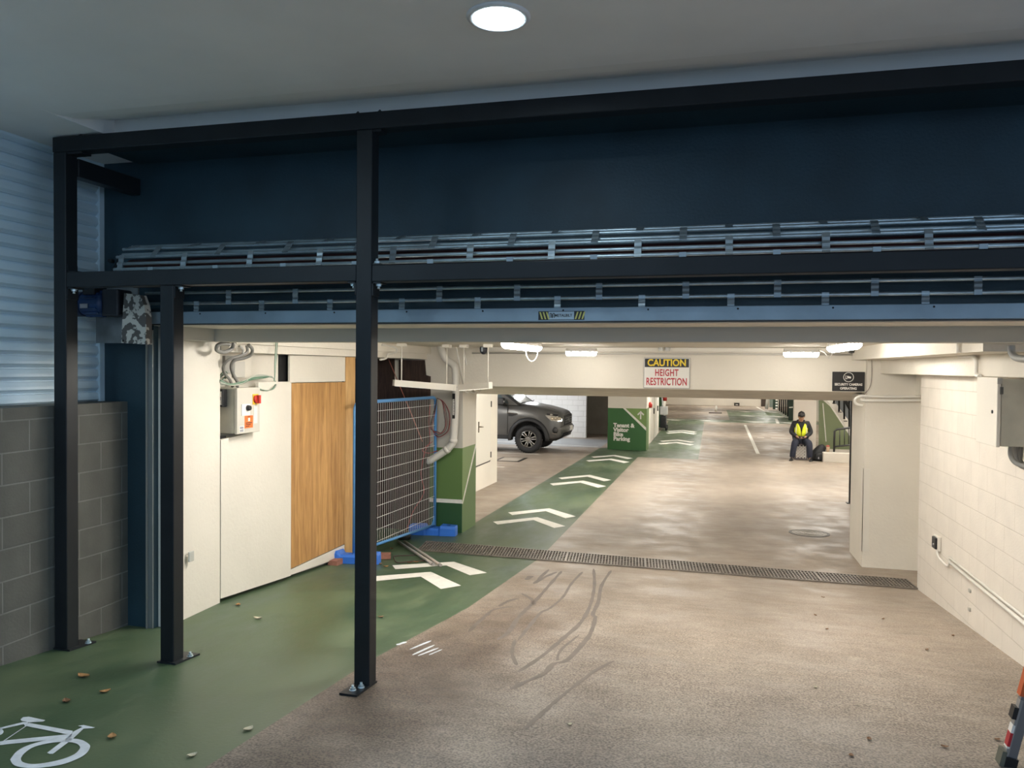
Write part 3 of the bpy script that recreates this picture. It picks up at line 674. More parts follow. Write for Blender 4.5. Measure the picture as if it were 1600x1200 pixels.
for i in range(9):     # coil of earth cables right of the cabinet
    k = random.uniform(-14, 14); q = random.uniform(-.5, 1)
    L = [(90+random.uniform(0, 8), 480+k), (200, 520+k*.6), (330, 500+k), (440, 455-30*q+k*.4), (560, 415+26*(1-q)+k*.3), (650, 440+k*.3), (690+k*.4, 505), (670+k*.3, 560+k*.3), (600, 585-k*.2), (520, 570-k*.4)]
    cable('earth_cable', cc(L), .0042, [GREENCABLE, GREENCABLE, M('pale cable', (.55, .53, .47), .5)][i % 3], 'thin loose cable in the coil draped over the control cabinet', -4.08, 'coiled thin cables', dx=[0, .012, -.012, .02])
for i in range(3):
    k = i*8; cable('earth_cable', cc([(712-k, 40), (702-k, 200), (690-k*.6, 330), (680, 450), (672, 480)]), .0042, [GREENCABLE, M('pale cable', (.55, .53, .47), .5), GREENCABLE][i], 'thin cable hanging from the ceiling down to the cable coil', -3.90, 'hanging thin cables')
for i in range(4):
    k = i*12; cable('earth_cable', cc([(95, 420+k), (140, 380+k), (170, 400+k*1.2), (120, 470+k*.3), (100, 500+k*.5), (180, 530-k*.2), (220, 500+k*.3)]), .004, [GREENCABLE, M('pale cable', (.55, .53, .47), .5)][i % 2], 'thin loose cable tangled left of the conduits in the niche', -4.15, 'tangled thin cables')
MB().rbox((-3.97, 5.20, -.008), (-3.955, 5.26, .072), .004).build('wall_socket', M('socket grey', (.5, .5, .46), .5), label='small grey socket low on the near white left wall', cat='socket')
# plywood hoarding
H0, H1 = 6.96, 8.17
def yat(px, X=-4.115): return onX(px, 700, X).y
m = MB(); m.prism([(-4.115, H0, onX(445, 893, -4.115).z), (-4.115, H1, onX(540, 849, -4.115).z), (-4.115, H1, onX(540, 597, -4.115).z), (-4.115, H0, onX(446, 599, -4.115).z)], (-.02, 0, 0)); m.build('plywood_sheet', WOOD, label='large golden plywood sheet closing the left wall opening', cat='plywood')
m = MB(); m.prism([(-4.12, H0, onX(446, 598, -4.12).z+.001), (-4.12, H1, onX(540, 596, -4.12).z+.001), (-4.12, H1, 1.65), (-4.12, H0, 1.65)], (-.02, 0, 0)); m.build('white_board', WHITE, label='white board above the golden plywood sheet', cat='board')
m = MB(); m.prism([(-4.118, H0, fz(H0)+.03), (-4.118, H1, fz(H1)+.05), (-4.118, H1, onX(540, 850, -4.118).z-.002), (-4.118, H0, onX(445, 894, -4.118).z-.002)], (-.02, 0, 0)); m.build('white_board', WHITE, label='white strip board under the golden plywood sheet', cat='board')
m = MB(); m.box((-4.135, H1+.005, fz(8.3)), (-4.115, 8.42, 1.65)); m.build('timber_board', WOOD2, label='pine board standing at the far edge of the plywood sheet', cat='timber')
m = MB(); m.box((-4.199, onX(436, 570, -4.19).y, 1.38), (-4.19, onX(449, 570, -4.19).y, 1.65)); m.build('wall_gap', DARK, label='black sheet painting the shade of a narrow gap between niche and plywood', cat='hole')
# recess behind the fence
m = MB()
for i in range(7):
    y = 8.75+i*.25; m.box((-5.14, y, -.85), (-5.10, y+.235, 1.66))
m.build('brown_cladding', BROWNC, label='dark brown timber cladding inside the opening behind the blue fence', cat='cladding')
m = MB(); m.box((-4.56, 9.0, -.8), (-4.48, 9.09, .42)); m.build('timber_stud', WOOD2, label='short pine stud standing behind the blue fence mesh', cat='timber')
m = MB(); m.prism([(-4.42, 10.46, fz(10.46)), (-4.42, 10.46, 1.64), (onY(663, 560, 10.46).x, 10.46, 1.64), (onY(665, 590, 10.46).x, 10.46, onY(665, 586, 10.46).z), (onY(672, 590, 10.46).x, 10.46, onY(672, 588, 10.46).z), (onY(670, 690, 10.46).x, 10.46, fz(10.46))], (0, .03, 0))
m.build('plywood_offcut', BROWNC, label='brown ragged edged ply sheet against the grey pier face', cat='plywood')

# ================================================================== TEMPORARY FENCE
FA = Vector((-3.97, 8.12, 0)); FB = Vector((-3.82, 10.38, 0)); fd = (FB-FA).normalized(); FL = (FB-FA).length
def FP(t, z): p = FA+fd*t; return Vector((p.x, p.y, z))
def fb(t): return -.745-.0455*t+.0
zt0 = 1.10; 
fe = thing('temporary_fence', FP(FL/2, -.8), 'blue framed temporary mesh fence panel across the left wall opening', 'fence')
def zb(t): return -.66-.055*t/FL*1.0*2
rr = .022
MB().tube([FP(0, -.74), FP(0, 1.03)]+arc(FP(.09, 1.03), -fd, Vector((0, 0, 1)), .09, 0, PI/2, 5)[1:]+arc(FP(FL-.09, 1.02), Vector((0, 0, 1)), fd, .09, 0, PI/2, 5)+[FP(FL, -.82)], rr, 10).build('frame_tube', BRIGHTBLUE, fe)
MB().tube([FP(0, -.60), FP(FL, -.72)], .018, 10).build('bottom_rail', BRIGHTBLUE, fe)
m = MB(); m.prism([FP(FL-.12, -.71), FP(FL-.01, -.71), FP(FL-.01, -.58)], fd.cross(Vector((0, 0, 1)))*.008); m.build('corner_gusset', BRIGHTBLUE, fe)
m = MB(); N = 40
for i in range(1, N): t = FL*i/N; m.tube([FP(t, -.6-.12*t/FL), FP(t, 1.11)], .0019, 5)
for i in range(12): z = 1.0-i*.145; m.tube([FP(0, z), FP(FL, z-.0)], .0028, 5) if z > -.65 else None
m.build('wire_mesh', WIRE, fe)
def foot(c, d, label):
    d = d.normalized(); n = Vector((d.y, -d.x, 0)); c = Vector(c); z = fz(c.y)
    o = thing('fence_foot', (c.x, c.y, z), label, 'fence foot', 'fence feet')
    m = MB(); rings = []
    prof = [(-.34, .05, .10), (-.33, .10, .13), (-.12, .115, .14), (-.09, .10, .10), (.09, .10, .10), (.12, .115, .14), (.33, .10, .13), (.34, .05, .10)]
    for t, w, h in prof:
        p = c+d*t; r = []
        for a, b in [(-1, 0), (1, 0), (1, .75), (.8, 1), (-.8, 1), (-1, .75)]: q = p+n*w*a; r.append((q.x, q.y, fz(q.y)+.003+h*b))
        rings.append(r)
    m.loft(rings, smooth=False); m.build('foot_body', FOOTBLUE, o)
    for t in (-.22, .0, .22):
        q = c+d*t; MB().lathe((q.x, q.y, z+(.138 if t else .1)), (0, 0, 1), [(.03, 0), (.03, .003), (.02, .004), (.018, -.004)], 14).build('socket_hole', M('shaded foot recess', (.01, .05, .22), .6), o)  # darker blue puts the shade of the socket holes into the colour
foot((-3.80, 10.28, 0), Vector((1, .12, 0)), 'blue plastic fence foot at the base of the green pier'); foot((-3.98, 8.05, 0), Vector((1, .1, 0)), 'blue plastic fence foot partly hidden by the middle steel post')
# coil of red and brown cable hung on the fence corner
def fc(px, py, dy=0): p = onY(px, py, 10.33+dy); return p
for i in range(6):
    k = random.uniform(-6, 5); L = [(683, 622), (692+k*.3, 628), (698+k, 645), (699+k*.8, 665), (694+k, 676), (684, 679+k), (674+k*.4, 668), (680, 640+k), (683, 622)]
    tag(MB().tube(spline([fc(x, y, random.uniform(-.02, .03)) for x, y in L], 5), .0042, 6).build('cable_coil', [DARKCABLE, REDCABLE, DARKCABLE][i % 3]), 'loop of thin brown and red cable hung on the blue fence corner', 'cable', 'fence cable loops')
tag(MB().tube([onY(x, y, 10.2) for x, y in [(607, 561), (640, 640), (660, 690)]], .006, 6).build('red_string', M('pink red string', (.45, .16, .12), .6)), 'red string running diagonally behind the fence mesh', 'string')
tag(MB().tube(spline([onY(x, y, 10.3) for x, y in [(672, 632), (670, 660), (672, 690), (664, 705), (658, 740), (662, 770), (645, 800), (632, 838)]], 5), .006, 6).build('red_cable', REDCABLE), 'red cable trailing down behind the fence mesh to the floor', 'cable')
tag(MB().tube(spline([onY(x, y, 10.3) for x, y in [(676, 690), (660, 703), (670, 708), (684, 704)]], 5), .006, 6).build('red_cable', REDCABLE), 'short knotted red cable behind the fence near the drain pipe', 'cable')

# ================================================================== PAINTED LEFT PIER, ITS PIPE AND CONDUITS
pr = thing('painted_pier', (-3.9, 10.8, fz(10.8)), 'wall pier with green lower half and white stripe behind the blue fence', 'pier')
PX0, PX1, PY0, PY1 = -4.42, -3.45, 10.5, 11.15
MB().box((PX0, PY0, fz(10.8)-.02), (PX1, PY1, 1.3)).build('pier_body', M('shaded pier render', (.56, .53, .47), .75, var=.06, scale=2), pr)  # grey of the unlit front put into the render colour
e = .003
MB().box((PX0, PY0-e, -.39), (PX1+e, PY0, .38)).build('green_panel', GREENW, pr); MB().box((PX0, PY0-e, fz(10.8)-.02), (PX1+e, PY0, -.39)).build('dark_green_panel', GREEND, pr)
MB().box((PX0, PY0-2*e, -.415), (PX1+e, PY0-e, -.36)).build('white_stripe', PAINTW, pr)
m = MB(); m.prism([(PX1, PY0, .385), (PX1, PY1, .385), (PX1, PY0, -.40)], (e, 0, 0)); m.build('olive_panel', GREENLT, pr)
m = MB(); m.prism([(PX1, PY0, -.40), (PX1, PY1, .385), (PX1, PY1, fz(11.1)-.02), (PX1, PY0, fz(10.5)-.02)], (e, 0, 0)); m.build('green_panel', GREENW, pr)
m = MB(); m.prism([(PX1+e, PY0, -.40), (PX1+e, PY1-.03, .385), (PX1+e, PY1, .385), (PX1+e, PY1, .34), (PX1+e, PY0+.03, -.42), (PX1+e, PY0, -.42)], (e, 0, 0)); m.build('white_stripe', PAINTW, pr)
m = MB(); m.box((PX1, PY0, .385), (PX1+e, PY1, 1.3)); m.build('white_side', WHITE, pr)
# drain pipe: ceiling, double bend, down the pier, kick to the left
def dp(px, py, Y=10.36): return onY(px, py, Y)
pp = spline([dp(688, 536, 10.2), dp(690, 548, 10.3), dp(697, 562), dp(706, 568), dp(711, 576), dp(712, 600), dp(711, 640), dp(709, 680), dp(707, 692), dp(700, 701), dp(686, 711), dp(671, 720)], 6)
pi = thing('drain_pipe', pp[-1], 'fat white drain pipe bending down the pier behind the blue fence', 'pipe')
MB().tube(pp, .052, 16).build('pipe', PIPEW, pi)
for i in (30, 44, 54): MB().tube([pp[i], pp[i]+(pp[i+1]-pp[i]).normalized()*.05], .058, 16).build('coupling', PIPEW, pi)
MB().tube([pp[-1], pp[-1]+Vector((-.03, 0, -.04))], [.05, .02], 12).build('taped_end', M('plastic wrap', (.6, .6, .6), .3), pi)
sg = thing('strip_sign', onY(709, 637, 10.29), 'tall narrow black sign with white text on the drain pipe', 'sign')
a = onY(706.5, 654, 10.285); bq = onY(711, 615, 10.285)
MB().box((a.x, 10.285, a.z), (bq.x, 10.29, bq.z)).build('plate', SIGNK, sg)
m = MB()
for i, (h, w) in enumerate([(.62, .8), (.30, .9)]):
    zc = a.z+(bq.z-a.z)*h; m.box((a.x+.008, 10.283, zc-.055), (bq.x-.008, 10.285, zc+.055))
m.build('text_panel', SIGNW, sg)
m = MB()
for h in (.62, .30):
    zc = a.z+(bq.z-a.z)*h
    for k in range(5): m.box((a.x+.016, 10.282, zc-.046+.02*k), (bq.x-.012-.006*(k % 2), 10.283, zc-.036+.02*k))
m.build('print_lines', SIGNK, sg)
for i, (xa, ya, xb, yb) in enumerate([(713, 543, 724, 602), (724, 543, 735, 604), (730, 543, 741, 602)]):
    tag(MB().tube([onX(xa, ya, -3.40+.0*i), onX(xb, yb, -3.40)], .011, 8).build('conduit', PIPEW), 'thin white conduit slanting down the side of the green pier', 'conduit', 'pier conduits')
for i, (x, y) in enumerate([(725, 606), (735, 607), (742, 606)]):
    tag(MB().tube(arc(onX(x, y, -3.40), Vector((0, 1, 0)), Vector((0, 0, -1)), .07, PI, PI*1.0-PI*.9, 8) if False else spline([onX(x-2, y-4, -3.4), onX(x, y+4, -3.4), onX(x+6, y+7, -3.4), onX(x+10, y+2, -3.4)], 4), .012, 8).build('conduit_bend', PIPEW), 'small white conduit hook below the hanging rail on the pier', 'conduit', 'pier conduit hooks')
# hanging V of two rails
def rail(name, p, q, hang, label, lit=False):
    p = Vector(p); q = Vector(q); d = (q-p).normalized(); n = Vector((d.y, -d.x, 0)).normalized(); u = n.cross(d); u = u if u.z > 0 else -u
    o = thing(name, (p+q)/2, label, 'light fitting'); m = MB()
    h, w = .075, .055
    m.loft([[c+n*a*w/2+u*b*h for a, b in [(-1, -.5), (1, -.5), (1, .5), (-1, .5)]] for c in (p, q)], smooth=False); m.build('rail_body', WHITE2, o)
    m = MB(); m.loft([[c+n*a*w*.4+u*b*h for a, b in [(-1, -.56), (1, -.56), (1, -.5), (-1, -.5)]] for c in (p+d*.02, q-d*.02)], smooth=False); m.build('lens', M('white lens', (.85, .84, .8), .3) if not lit else M('faintly lit lens', (.9, .88, .82), .3, emit=1.2, ecol=(1, .9, .75)), o)
    for t in hang:
        b = p.lerp(q, t)+u*h*.5; MB().tube([b, (b.x, b.y, 1.83)], .009, 8).build('hanger_rod', WHITE2, o); MB().rbox((b.x-.05, b.y-.05, 1.79), (b.x+.05, b.y+.05, 1.83), .004).build('ceiling_box', WHITE2, o)
    MB().loft([[c+n*a*w*.55+u*b*h*1.1 for a, b in [(-1, -.5), (1, -.5), (1, .5), (-1, .5)]] for c in (q-d*.02, q+d*.006)], smooth=False).build('end_cap', WHITE2, o)
V0 = onY(712, 605.5, 9.5)
rail('hanging_rail', onX(615, 598, -3.80), V0+Vector((-.012, -.01, 0)), (.12, .86), 'unlit white hanging rail sloping toward the fence opening')
rail('hanging_rail', V0+Vector((.05, .0, 0)), (onY(766, 602, 9.15).x, 9.15, onY(766, 602, 9.15).z), (.15, .93), 'white hanging rail with lit lower edge as right arm of the V', True)
# conduits on ceiling edge and haunch, cameras
tag(MB().tube(spline([onX(x, y, -3.93) for x, y in [(596, 539), (612, 541), (619, 545), (618, 551), (606, 553), (603, 560), (594, 562)]], 5), .012, 8).build('conduit', PIPEW), 'white conduit with a swan neck on the left haunch behind the middle post', 'conduit')
m = MB(); m.tube([(-3.3, 10.45, 1.745), (1.7, 10.45, 1.745)], .012, 8); m.build('conduit', M('pale conduit grey', (.6, .57, .52), .5), label='long thin conduit along the top of the beam above the caution sign', cat='conduit')
m = MB(); m.box((-3.2, 10.42, 1.775), (1.75, 10.48, 1.825)); m.build('cable_tray', WHITE2, label='white cable tray along the ceiling at the head of the beam', cat='cable tray')
cv = thing('security_camera', (-3.06, 9.6, 1.70), 'small dark bullet camera under the ceiling left of the batten light', 'camera')
p = onY(755.5, 545, 10.3)
MB().cyl(p+Vector((0, 0, .12)), p+Vector((0, 0, .03)), .035, 14).build('mount', WHITE2, cv); MB().lathe(p+Vector((0, 0, .035)), (0, 0, -1), [(.045, 0), (.055, .03), (.05, .08), (.025, .11), (0, .115)], 18).build('camera_body', M('smoked camera', (.03, .035, .05), .25), cv)
MB().cbox(p+Vector((-.005, -.05, -.01)), (.025, .012, .06)).build('shine_plate', M('camera shine paint', (.5, .55, .6), .3), cv)  # pale plate imitates a glint on the camera
dc = thing('dome_camera', (1.73, 10.2, 1.72), 'grey dome camera on the beam above the security cameras sign', 'camera'); p = onY(1331, 546, 10.35)
MB().lathe(p+Vector((0, 0, .06)), (0, 0, -1), [(.07, 0), (.07, .05), (.062, .055)], 22).build('dome_base', WHITE2, dc); MB().lathe(p+Vector((0, 0, .008)), (0, 0, -1), [(.06, 0), (.055, .025), (.035, .05), (0, .06)], 22).build('dome', M('smoked dome', (.12, .12, .12), .15), dc)
em = thing('emergency_light', onY(1038, 545, 10.4), 'clear twin lens emergency light on the beam above the caution sign', 'emergency light'); p = onY(1038, 541, 10.4)
MB().rbox(p+Vector((-.085, -.04, -.015)), p+Vector((.085, .05, .04)), .008).build('light_body', M('clear grey plastic', (.52, .51, .48), .2), em)
for s in (-1, 1): MB().lathe(p+Vector((s*.045, -.01, -.015)), (0, 0, -1), [(.034, 0), (.034, .04), (.026, .05), (0, .05)], 16).build('lens', M('emergency lens', (.62, .62, .60), .12), em)

# ================================================================== SIGNS ON THE BEAM
SYY = 10.49
cs = thing('caution_sign', (-.59, SYY, 1.30), 'white caution sign with red height restriction lettering on the beam', 'sign')
X0, X1, Z0, Z1 = -.893, -.286, 1.285, 1.695
MB().rbox((X0, SYY-.012, Z0), (X1, SYY, Z1), .004).build('sign_frame', M('sign edge metal', (.35, .34, .32), .4, .5), cs); MB().box((X0+.008, SYY-.015, Z0+.008), (X1-.008, SYY-.012, Z1-.008)).build('sign_face', SIGNW, cs)
MB().box((X0+.014, SYY-.018, Z1-.128), (X1-.014, SYY-.015, Z1-.014)).build('black_band', SIGNK, cs)
xc = (X0+X1)/2
lettering('caution_lettering', 'CAUTION', .125, SIGNY, cs, (xc, SYY-.0195, Z1-.072), (1, 0, 0), (0, 0, 1), .0035, .90)
lettering('height_lettering', 'HEIGHT', .125, SIGNR, cs, (xc, SYY-.0165, Z1-.205), (1, 0, 0), (0, 0, 1), .003, .66, space=1.08)
lettering('restriction_lettering', 'RESTRICTION', .135, SIGNR, cs, (xc, SYY-.0165, Z1-.325), (1, 0, 0), (0, 0, 1), .003, .62, space=1.05)
ss = thing('security_sign', (1.66, SYY, 1.283), 'black security cameras operating sign at the right end of the beam', 'sign')
X0, X1, Z0, Z1 = 1.474, 1.855, 1.284, 1.53
MB().rbox((X0, SYY-.008, Z0), (X1, SYY, Z1), .003).build('sign_face', SIGNK, ss)
xc = (X0+X1)/2
lettering('security_lettering', 'SECURITY CAMERAS', .041, SIGNW, ss, (xc, SYY-.0095, Z0+.085), (1, 0, 0), (0, 0, 1), .0014, .87)
lettering('operating_lettering', 'OPERATING', .041, SIGNW, ss, (xc, SYY-.0095, Z0+.035), (1, 0, 0), (0, 0, 1), .0014, .87)
MB().tube([(xc+.058*math.cos(a), SYY-.010, Z1-.068+.058*math.sin(a)) for a in [2*PI*i/28 for i in range(28)]], .0042, 6, closed=True).build('ring_symbol', SIGNW, ss)
m = MB(); m.box((xc-.036, SYY-.012, Z1-.095), (xc-.030, SYY-.009, Z1-.045)); m.box((xc-.03, SYY-.012, Z1-.09), (xc-.012, SYY-.009, Z1-.083)); m.prism([(xc-.02, SYY-.009, Z1-.05), (xc+.03, SYY-.009, Z1-.062), (xc+.028, SYY-.009, Z1-.085), (xc-.014, SYY-.009, Z1-.08)], (0, -.003, 0)); m.build('camera_symbol', SIGNW, ss)
tag(MB().tube(spline([onY(x, y, 10.39) for x, y in [(1362, 562), (1362, 590), (1359, 605), (1350, 617)]], 5), .003, 6).build('loose_wire', DARKCABLE), 'thin dark wire hanging down the top of the white right pier', 'cable')

# ================================================================== RIGHT PIER AND WALL FITTINGS
q = [(1348, 634), (1338, 631), (1336, 625), (1342, 620), (1352, 619), (1385, 620), (1441, 619.5)]
tag(MB().tube(spline([onY(x, y, 10.0) for x, y in q], 5), .017, 10).build('conduit', PIPEW), 'upper white conduit wrapping round the white right pier', 'conduit')
tag(MB().tube(spline([onY(x, y, 10.0) for x, y in [(1344, 624), (1352, 626), (1385, 626), (1441, 625.5)]], 4), .017, 10).build('conduit', PIPEW), 'lower white conduit across the white right pier', 'conduit')
m = MB(); m.prism([(1.735, 10.06, -.66), (1.85, 10.06, -.66), (1.85, 10.06, .35), (1.735, 10.06, .35)], (0, -.0, 0)) if False else None
m = MB(); m.box((1.782, 10.062, -.64), (1.86, 10.068, .36)); m.box((1.782, 10.062, -.64), (1.788, 10.2, .36)); m.build('corner_guard', WHITE2, label='white corner guard on the near edge of the right pier', cat='corner guard')
m = MB(); m.cbox((2.41, 9.95, 1.08), (.012, .03, .16), 0); m.build('cable_clip', M('dark clip', (.06, .055, .05), .6), label='dark sealant strip in the corner by the right pier', cat='strip')
tag(MB().tube(spline([onX(x, y, 1.99) for x, y in [(1380, 558), (1480, 554), (1497, 553.5), (1500, 557), (1515, 556), (1523, 559), (1525.5, 568), (1525.5, 585), (1531, 588)]], 4), .016, 10).build('conduit', PIPEW), 'white conduit along the right haunch bending down to the wall cabinet', 'conduit')
tag(MB().tube([onX(1497, 536, 1.68), onX(1497.5, 551, 1.68)], .014, 8).build('conduit', PIPEW), 'short white conduit drop above the right haunch', 'conduit')
tag(MB().tube(spline([onX(x, y, 1.68) for x, y in [(1580, 540), (1581, 552), (1588, 559), (1600, 561), (1625, 562)]], 4), .02, 10).build('conduit', M('grey conduit', (.42, .41, .38), .5)), 'grey conduit bend under the ceiling above the wall cabinet', 'conduit')
wc = thing('wall_cabinet', (2.03, 6.15, 1.03), 'off white electrical cabinet with a lock on the right wall', 'electrical box')
MB().rbox((1.925, 5.97, 1.035), (2.17, 6.37, 1.50), .005).build('cabinet_body', BOXSIDE, wc); MB().rbox((1.895, 5.96, 1.03), (1.92, 6.38, 1.51), .005).build('door', WHITE2, wc)
MB().lathe((1.895, 6.04, 1.27), (-1, 0, 0), [(.013, 0), (.012, .006), (0, .007)], 14).build('lock', BLACK, wc); MB().cbox((1.921, 5.958, 1.42), (.02, .01, .05)).build('hinge', M('dark hinge', (.1, .1, .09), .5), wc); MB().cbox((1.908, 5.955, 1.485), (.03, .01, .04)).build('hinge', M('hinge metal', (.4, .39, .36), .4, .5), wc)
for i, (dx, dz) in enumerate([(0, 0), (.05, -.01), (.10, .005)]):
    yb = 6.0+i*.06
    tag(MB().tube(spline([(2.0+dx, yb, 1.04), (2.0+dx, yb, .97), (2.03+dx*.6, yb-.03, .92+dz), (2.10, yb-.12, .90+dz), (2.15, yb-.3, .91+dz)], 5), .016, 10).build('flexible_conduit', CABLE), 'grey flexible conduit leaving the bottom of the right wall cabinet', 'conduit', 'cabinet conduits')
sb = thing('sensor_box', (2.16, 8.32, -.18), 'small black sensor box low on the right block wall', 'sensor')
MB().rbox((2.12, 8.26, -.185), (2.17, 8.38, -.075), .006).build('box_body', BLACK, sb); MB().lathe((2.12, 8.31, -.145), (-1, 0, 0), [(.012, 0), (.01, .006), (0, .008)], 12).build('lens', M('sensor lens', (.5, .5, .5), .2), sb); MB().rbox((2.14, 8.24, -.20), (2.168, 8.40, -.06), .004).build('back_plate', WHITE2, sb)
tag(MB().tube(spline([(2.14, 8.28, -.185), (2.14, 8.22, -.24), (2.15, 8.05, -.27), (2.15, 7.93, -.26), (2.15, 7.88, -.19)], 5), .010, 8).build('conduit_bend', PIPEW), 'white cable loop from the sensor box to the wall conduit', 'conduit')
tag(MB().tube([(2.150, 7.90, -.174), (2.150, 4.2, -.178)], .011, 8).build('conduit', PIPEW), 'thin upper white conduit running low along the right block wall', 'conduit'); tag(MB().tube([(2.150, 7.88, -.215), (2.150, 4.2, -.222)], .016, 8).build('conduit', PIPEW), 'thicker lower white conduit running low along the right block wall', 'conduit')
for k, (y, z) in enumerate([(7.35, -.33), (7.35, -.49)]): MB().rbox((2.155, y-.02, z-.015), (2.17, y+.02, z+.015), .003).build('wall_plug', M('plug grey', (.45, .43, .38), .6), label=['upper', 'lower'][k]+' small grey plug stub below the conduits on the right wall', cat='wall plug')

# ================================================================== DRAIN, MANHOLE, PIT
dg = thing('drain_grate', (-.7, 9.4, fz(9.4)), 'long iron grating of the trench drain across the driveway', 'drain')
def dq(t, s):   # t along, s across
    n = Vector((-3.62, 9.20, 0)).lerp(Vector((2.17, 9.06, 0)), t); f_ = Vector((-3.72, 9.78, 0)).lerp(Vector((2.17, 9.54, 0)), t); p = n.lerp(f_, s); return Vector((p.x, p.y, fz(p.y)))
m = MB(); m.add([dq(0, 0)+Vector((0, 0, .003)), dq(1, 0)+Vector((0, 0, .003)), dq(1, 1)+Vector((0, 0, .003)), dq(0, 1)+Vector((0, 0, .003))], [(0, 1, 2, 3)]); m.build('trench', DARK, dg)  # dark sheet paints the shaded depth of the trench
def bar(m, a, b, w, h):
    d = (b-a).normalized(); n = Vector((d.y, -d.x, 0)).normalized()*w; u = Vector((0, 0, h))
    m.add([a-n, a+n, b+n, b-n, a-n+u, a+n+u, b+n+u, b-n+u], [(0, 1, 5, 4), (1, 2, 6, 5), (2, 3, 7, 6), (3, 0, 4, 7), (4, 5, 6, 7)])
NP = 6
for k in range(NP):
    m = MB(); t0, t1 = k/NP+.001, (k+1)/NP-.001
    for s in (0, .17, .34, .5, .66, .83, 1): bar(m, dq(t0, s)+Vector((0, 0, .004)), dq(t1, s)+Vector((0, 0, .004)), .012 if s in (0, 1) else .009, .013)
    n = 26
    for i in range(n+1): t = t0+(t1-t0)*i/n; bar(m, dq(t, 0)+Vector((0, 0, .004)), dq(t, 1)+Vector((0, 0, .004)), .006, .013)
    m.build('grate_panel', IRON, dg)
mh = thing('manhole_cover', (1.42, 12.08, fz(12.08)), 'round iron manhole cover with concentric rings in the concrete floor', 'manhole cover')
nrm = Vector((0, .0145, 1)).normalized()
m = MB(); m.lathe((1.42, 12.08, fz(12.08)+.0), nrm, [(.0, .004), (.05, .004), (.05, .008), (.075, .008), (.075, .004), (.11, .004), (.11, .008), (.135, .008), (.135, .004), (.17, .004), (.17, .008), (.195, .008), (.195, .004), (.225, .004), (.225, .008), (.245, .008), (.245, .003)], 40, smooth=False); m.build('cover_plate', CASTIRON, mh)
MB().lathe((1.42, 12.08, fz(12.08)), nrm, [(.255, .003), (.255, .006), (.285, .006), (.285, .0)], 40, smooth=False).build('rim', M('manhole rim', (.13, .115, .10), .6, .3), mh)
pc = thing('pit_cover', (-5.3, 20.3, fz(20.3)), 'rectangular pit cover with black rim in the floor before the grey ute', 'pit cover')
m = MB(); m.box((-5.65, 19.9, fz(20.3)+.004), (-4.95, 20.85, fz(20.3)+.010)); m.build('rim', BLACK, pc); m = MB(); m.box((-5.57, 20.0, fz(20.3)+.010), (-5.03, 20.75, fz(20.3)+.013)); m.build('lid', M('pit lid', (.35, .31, .26), .7), pc)

# ================================================================== FLOOR MARKINGS
def poly_floor(pts, up=.003):
    return [(x, y, fz(y)+up) for x, y in pts]
def chevron(ax, ay, hw, back, th, label, group):
    m = MB()
    for s in (-1, 1):
        n = 4; L = []
        for i in range(n+1):
            t = i/n; L += [(ax+s*hw*t, ay-back*t), (ax+s*(hw-.13)*t, ay-th-(back+.02)*t*.86)]
        m.add(poly_floor(L), [(2*i, 2*i+1, 2*i+3, 2*i+2) for i in range(n)])
    return m.build('chevron_marking', PAINTW, label=label, cat='floor marking', group=group)
G = 'white chevrons painted on the green lane'
chevron(-2.94, 7.88, .54, .58, .30, 'white floor chevron nearest the entrance, below the drain grate', G)
chevron(-2.92, 8.60, .56, .52, .27, 'white floor chevron partly under loose poles at the drain grate', G)
chevron(-2.69, 12.07, .57, .60, .27, 'nearer chevron of the first pair beyond the drain grate', G)
chevron(-2.68, 12.96, .57, .62, .29, 'farther chevron of the first pair beyond the drain grate', G)
chevron(-2.71, 16.75, .60, .72, .36, 'nearer chevron of the second pair beyond the drain grate', G)
chevron(-2.73, 17.80, .60, .75, .34, 'farther chevron of the second pair beyond the drain grate', G)
chevron(-2.72, 21.68, .60, .73, .38, 'nearer chevron of the pair before the green bike parking column', G)
chevron(-2.74, 22.75, .60, .76, .36, 'farther chevron of the pair before the green bike parking column', G)
chevron(-1.18, 27.90, .62, .75, .45, 'nearer chevron of the first pair right of the bike parking column', G)
chevron(-1.18, 28.85, .62, .75, .45, 'farther chevron of the first pair right of the bike parking column', G)
chevron(-1.17, 32.5, .62, .8, .5, 'nearer chevron of the last pair right of the bike parking column', G)
chevron(-1.17, 33.4, .62, .8, .5, 'farther chevron of the last pair right of the bike parking column', G)
for x, y in [(-1.9, 40), (-.2, 40), (2.0, 40), (3.6, 40), (2.0, 45), (3.6, 45), (2.0, 49.5), (3.6, 49.5)]:
    m = MB(); 
    for s in (-1, 1): m.add(poly_floor([(x+s*.5, y), (x+s*.5+.5, y), (x-.0+.5*s*-1, y+s*.55), (x-.5*s-.5, y+s*.55)]), [(0, 1, 2, 3)])
    m.build('chevron_marking', PAINTW, label='faint white chevron painted on the far green crossing', cat='floor marking', group='far chevrons')
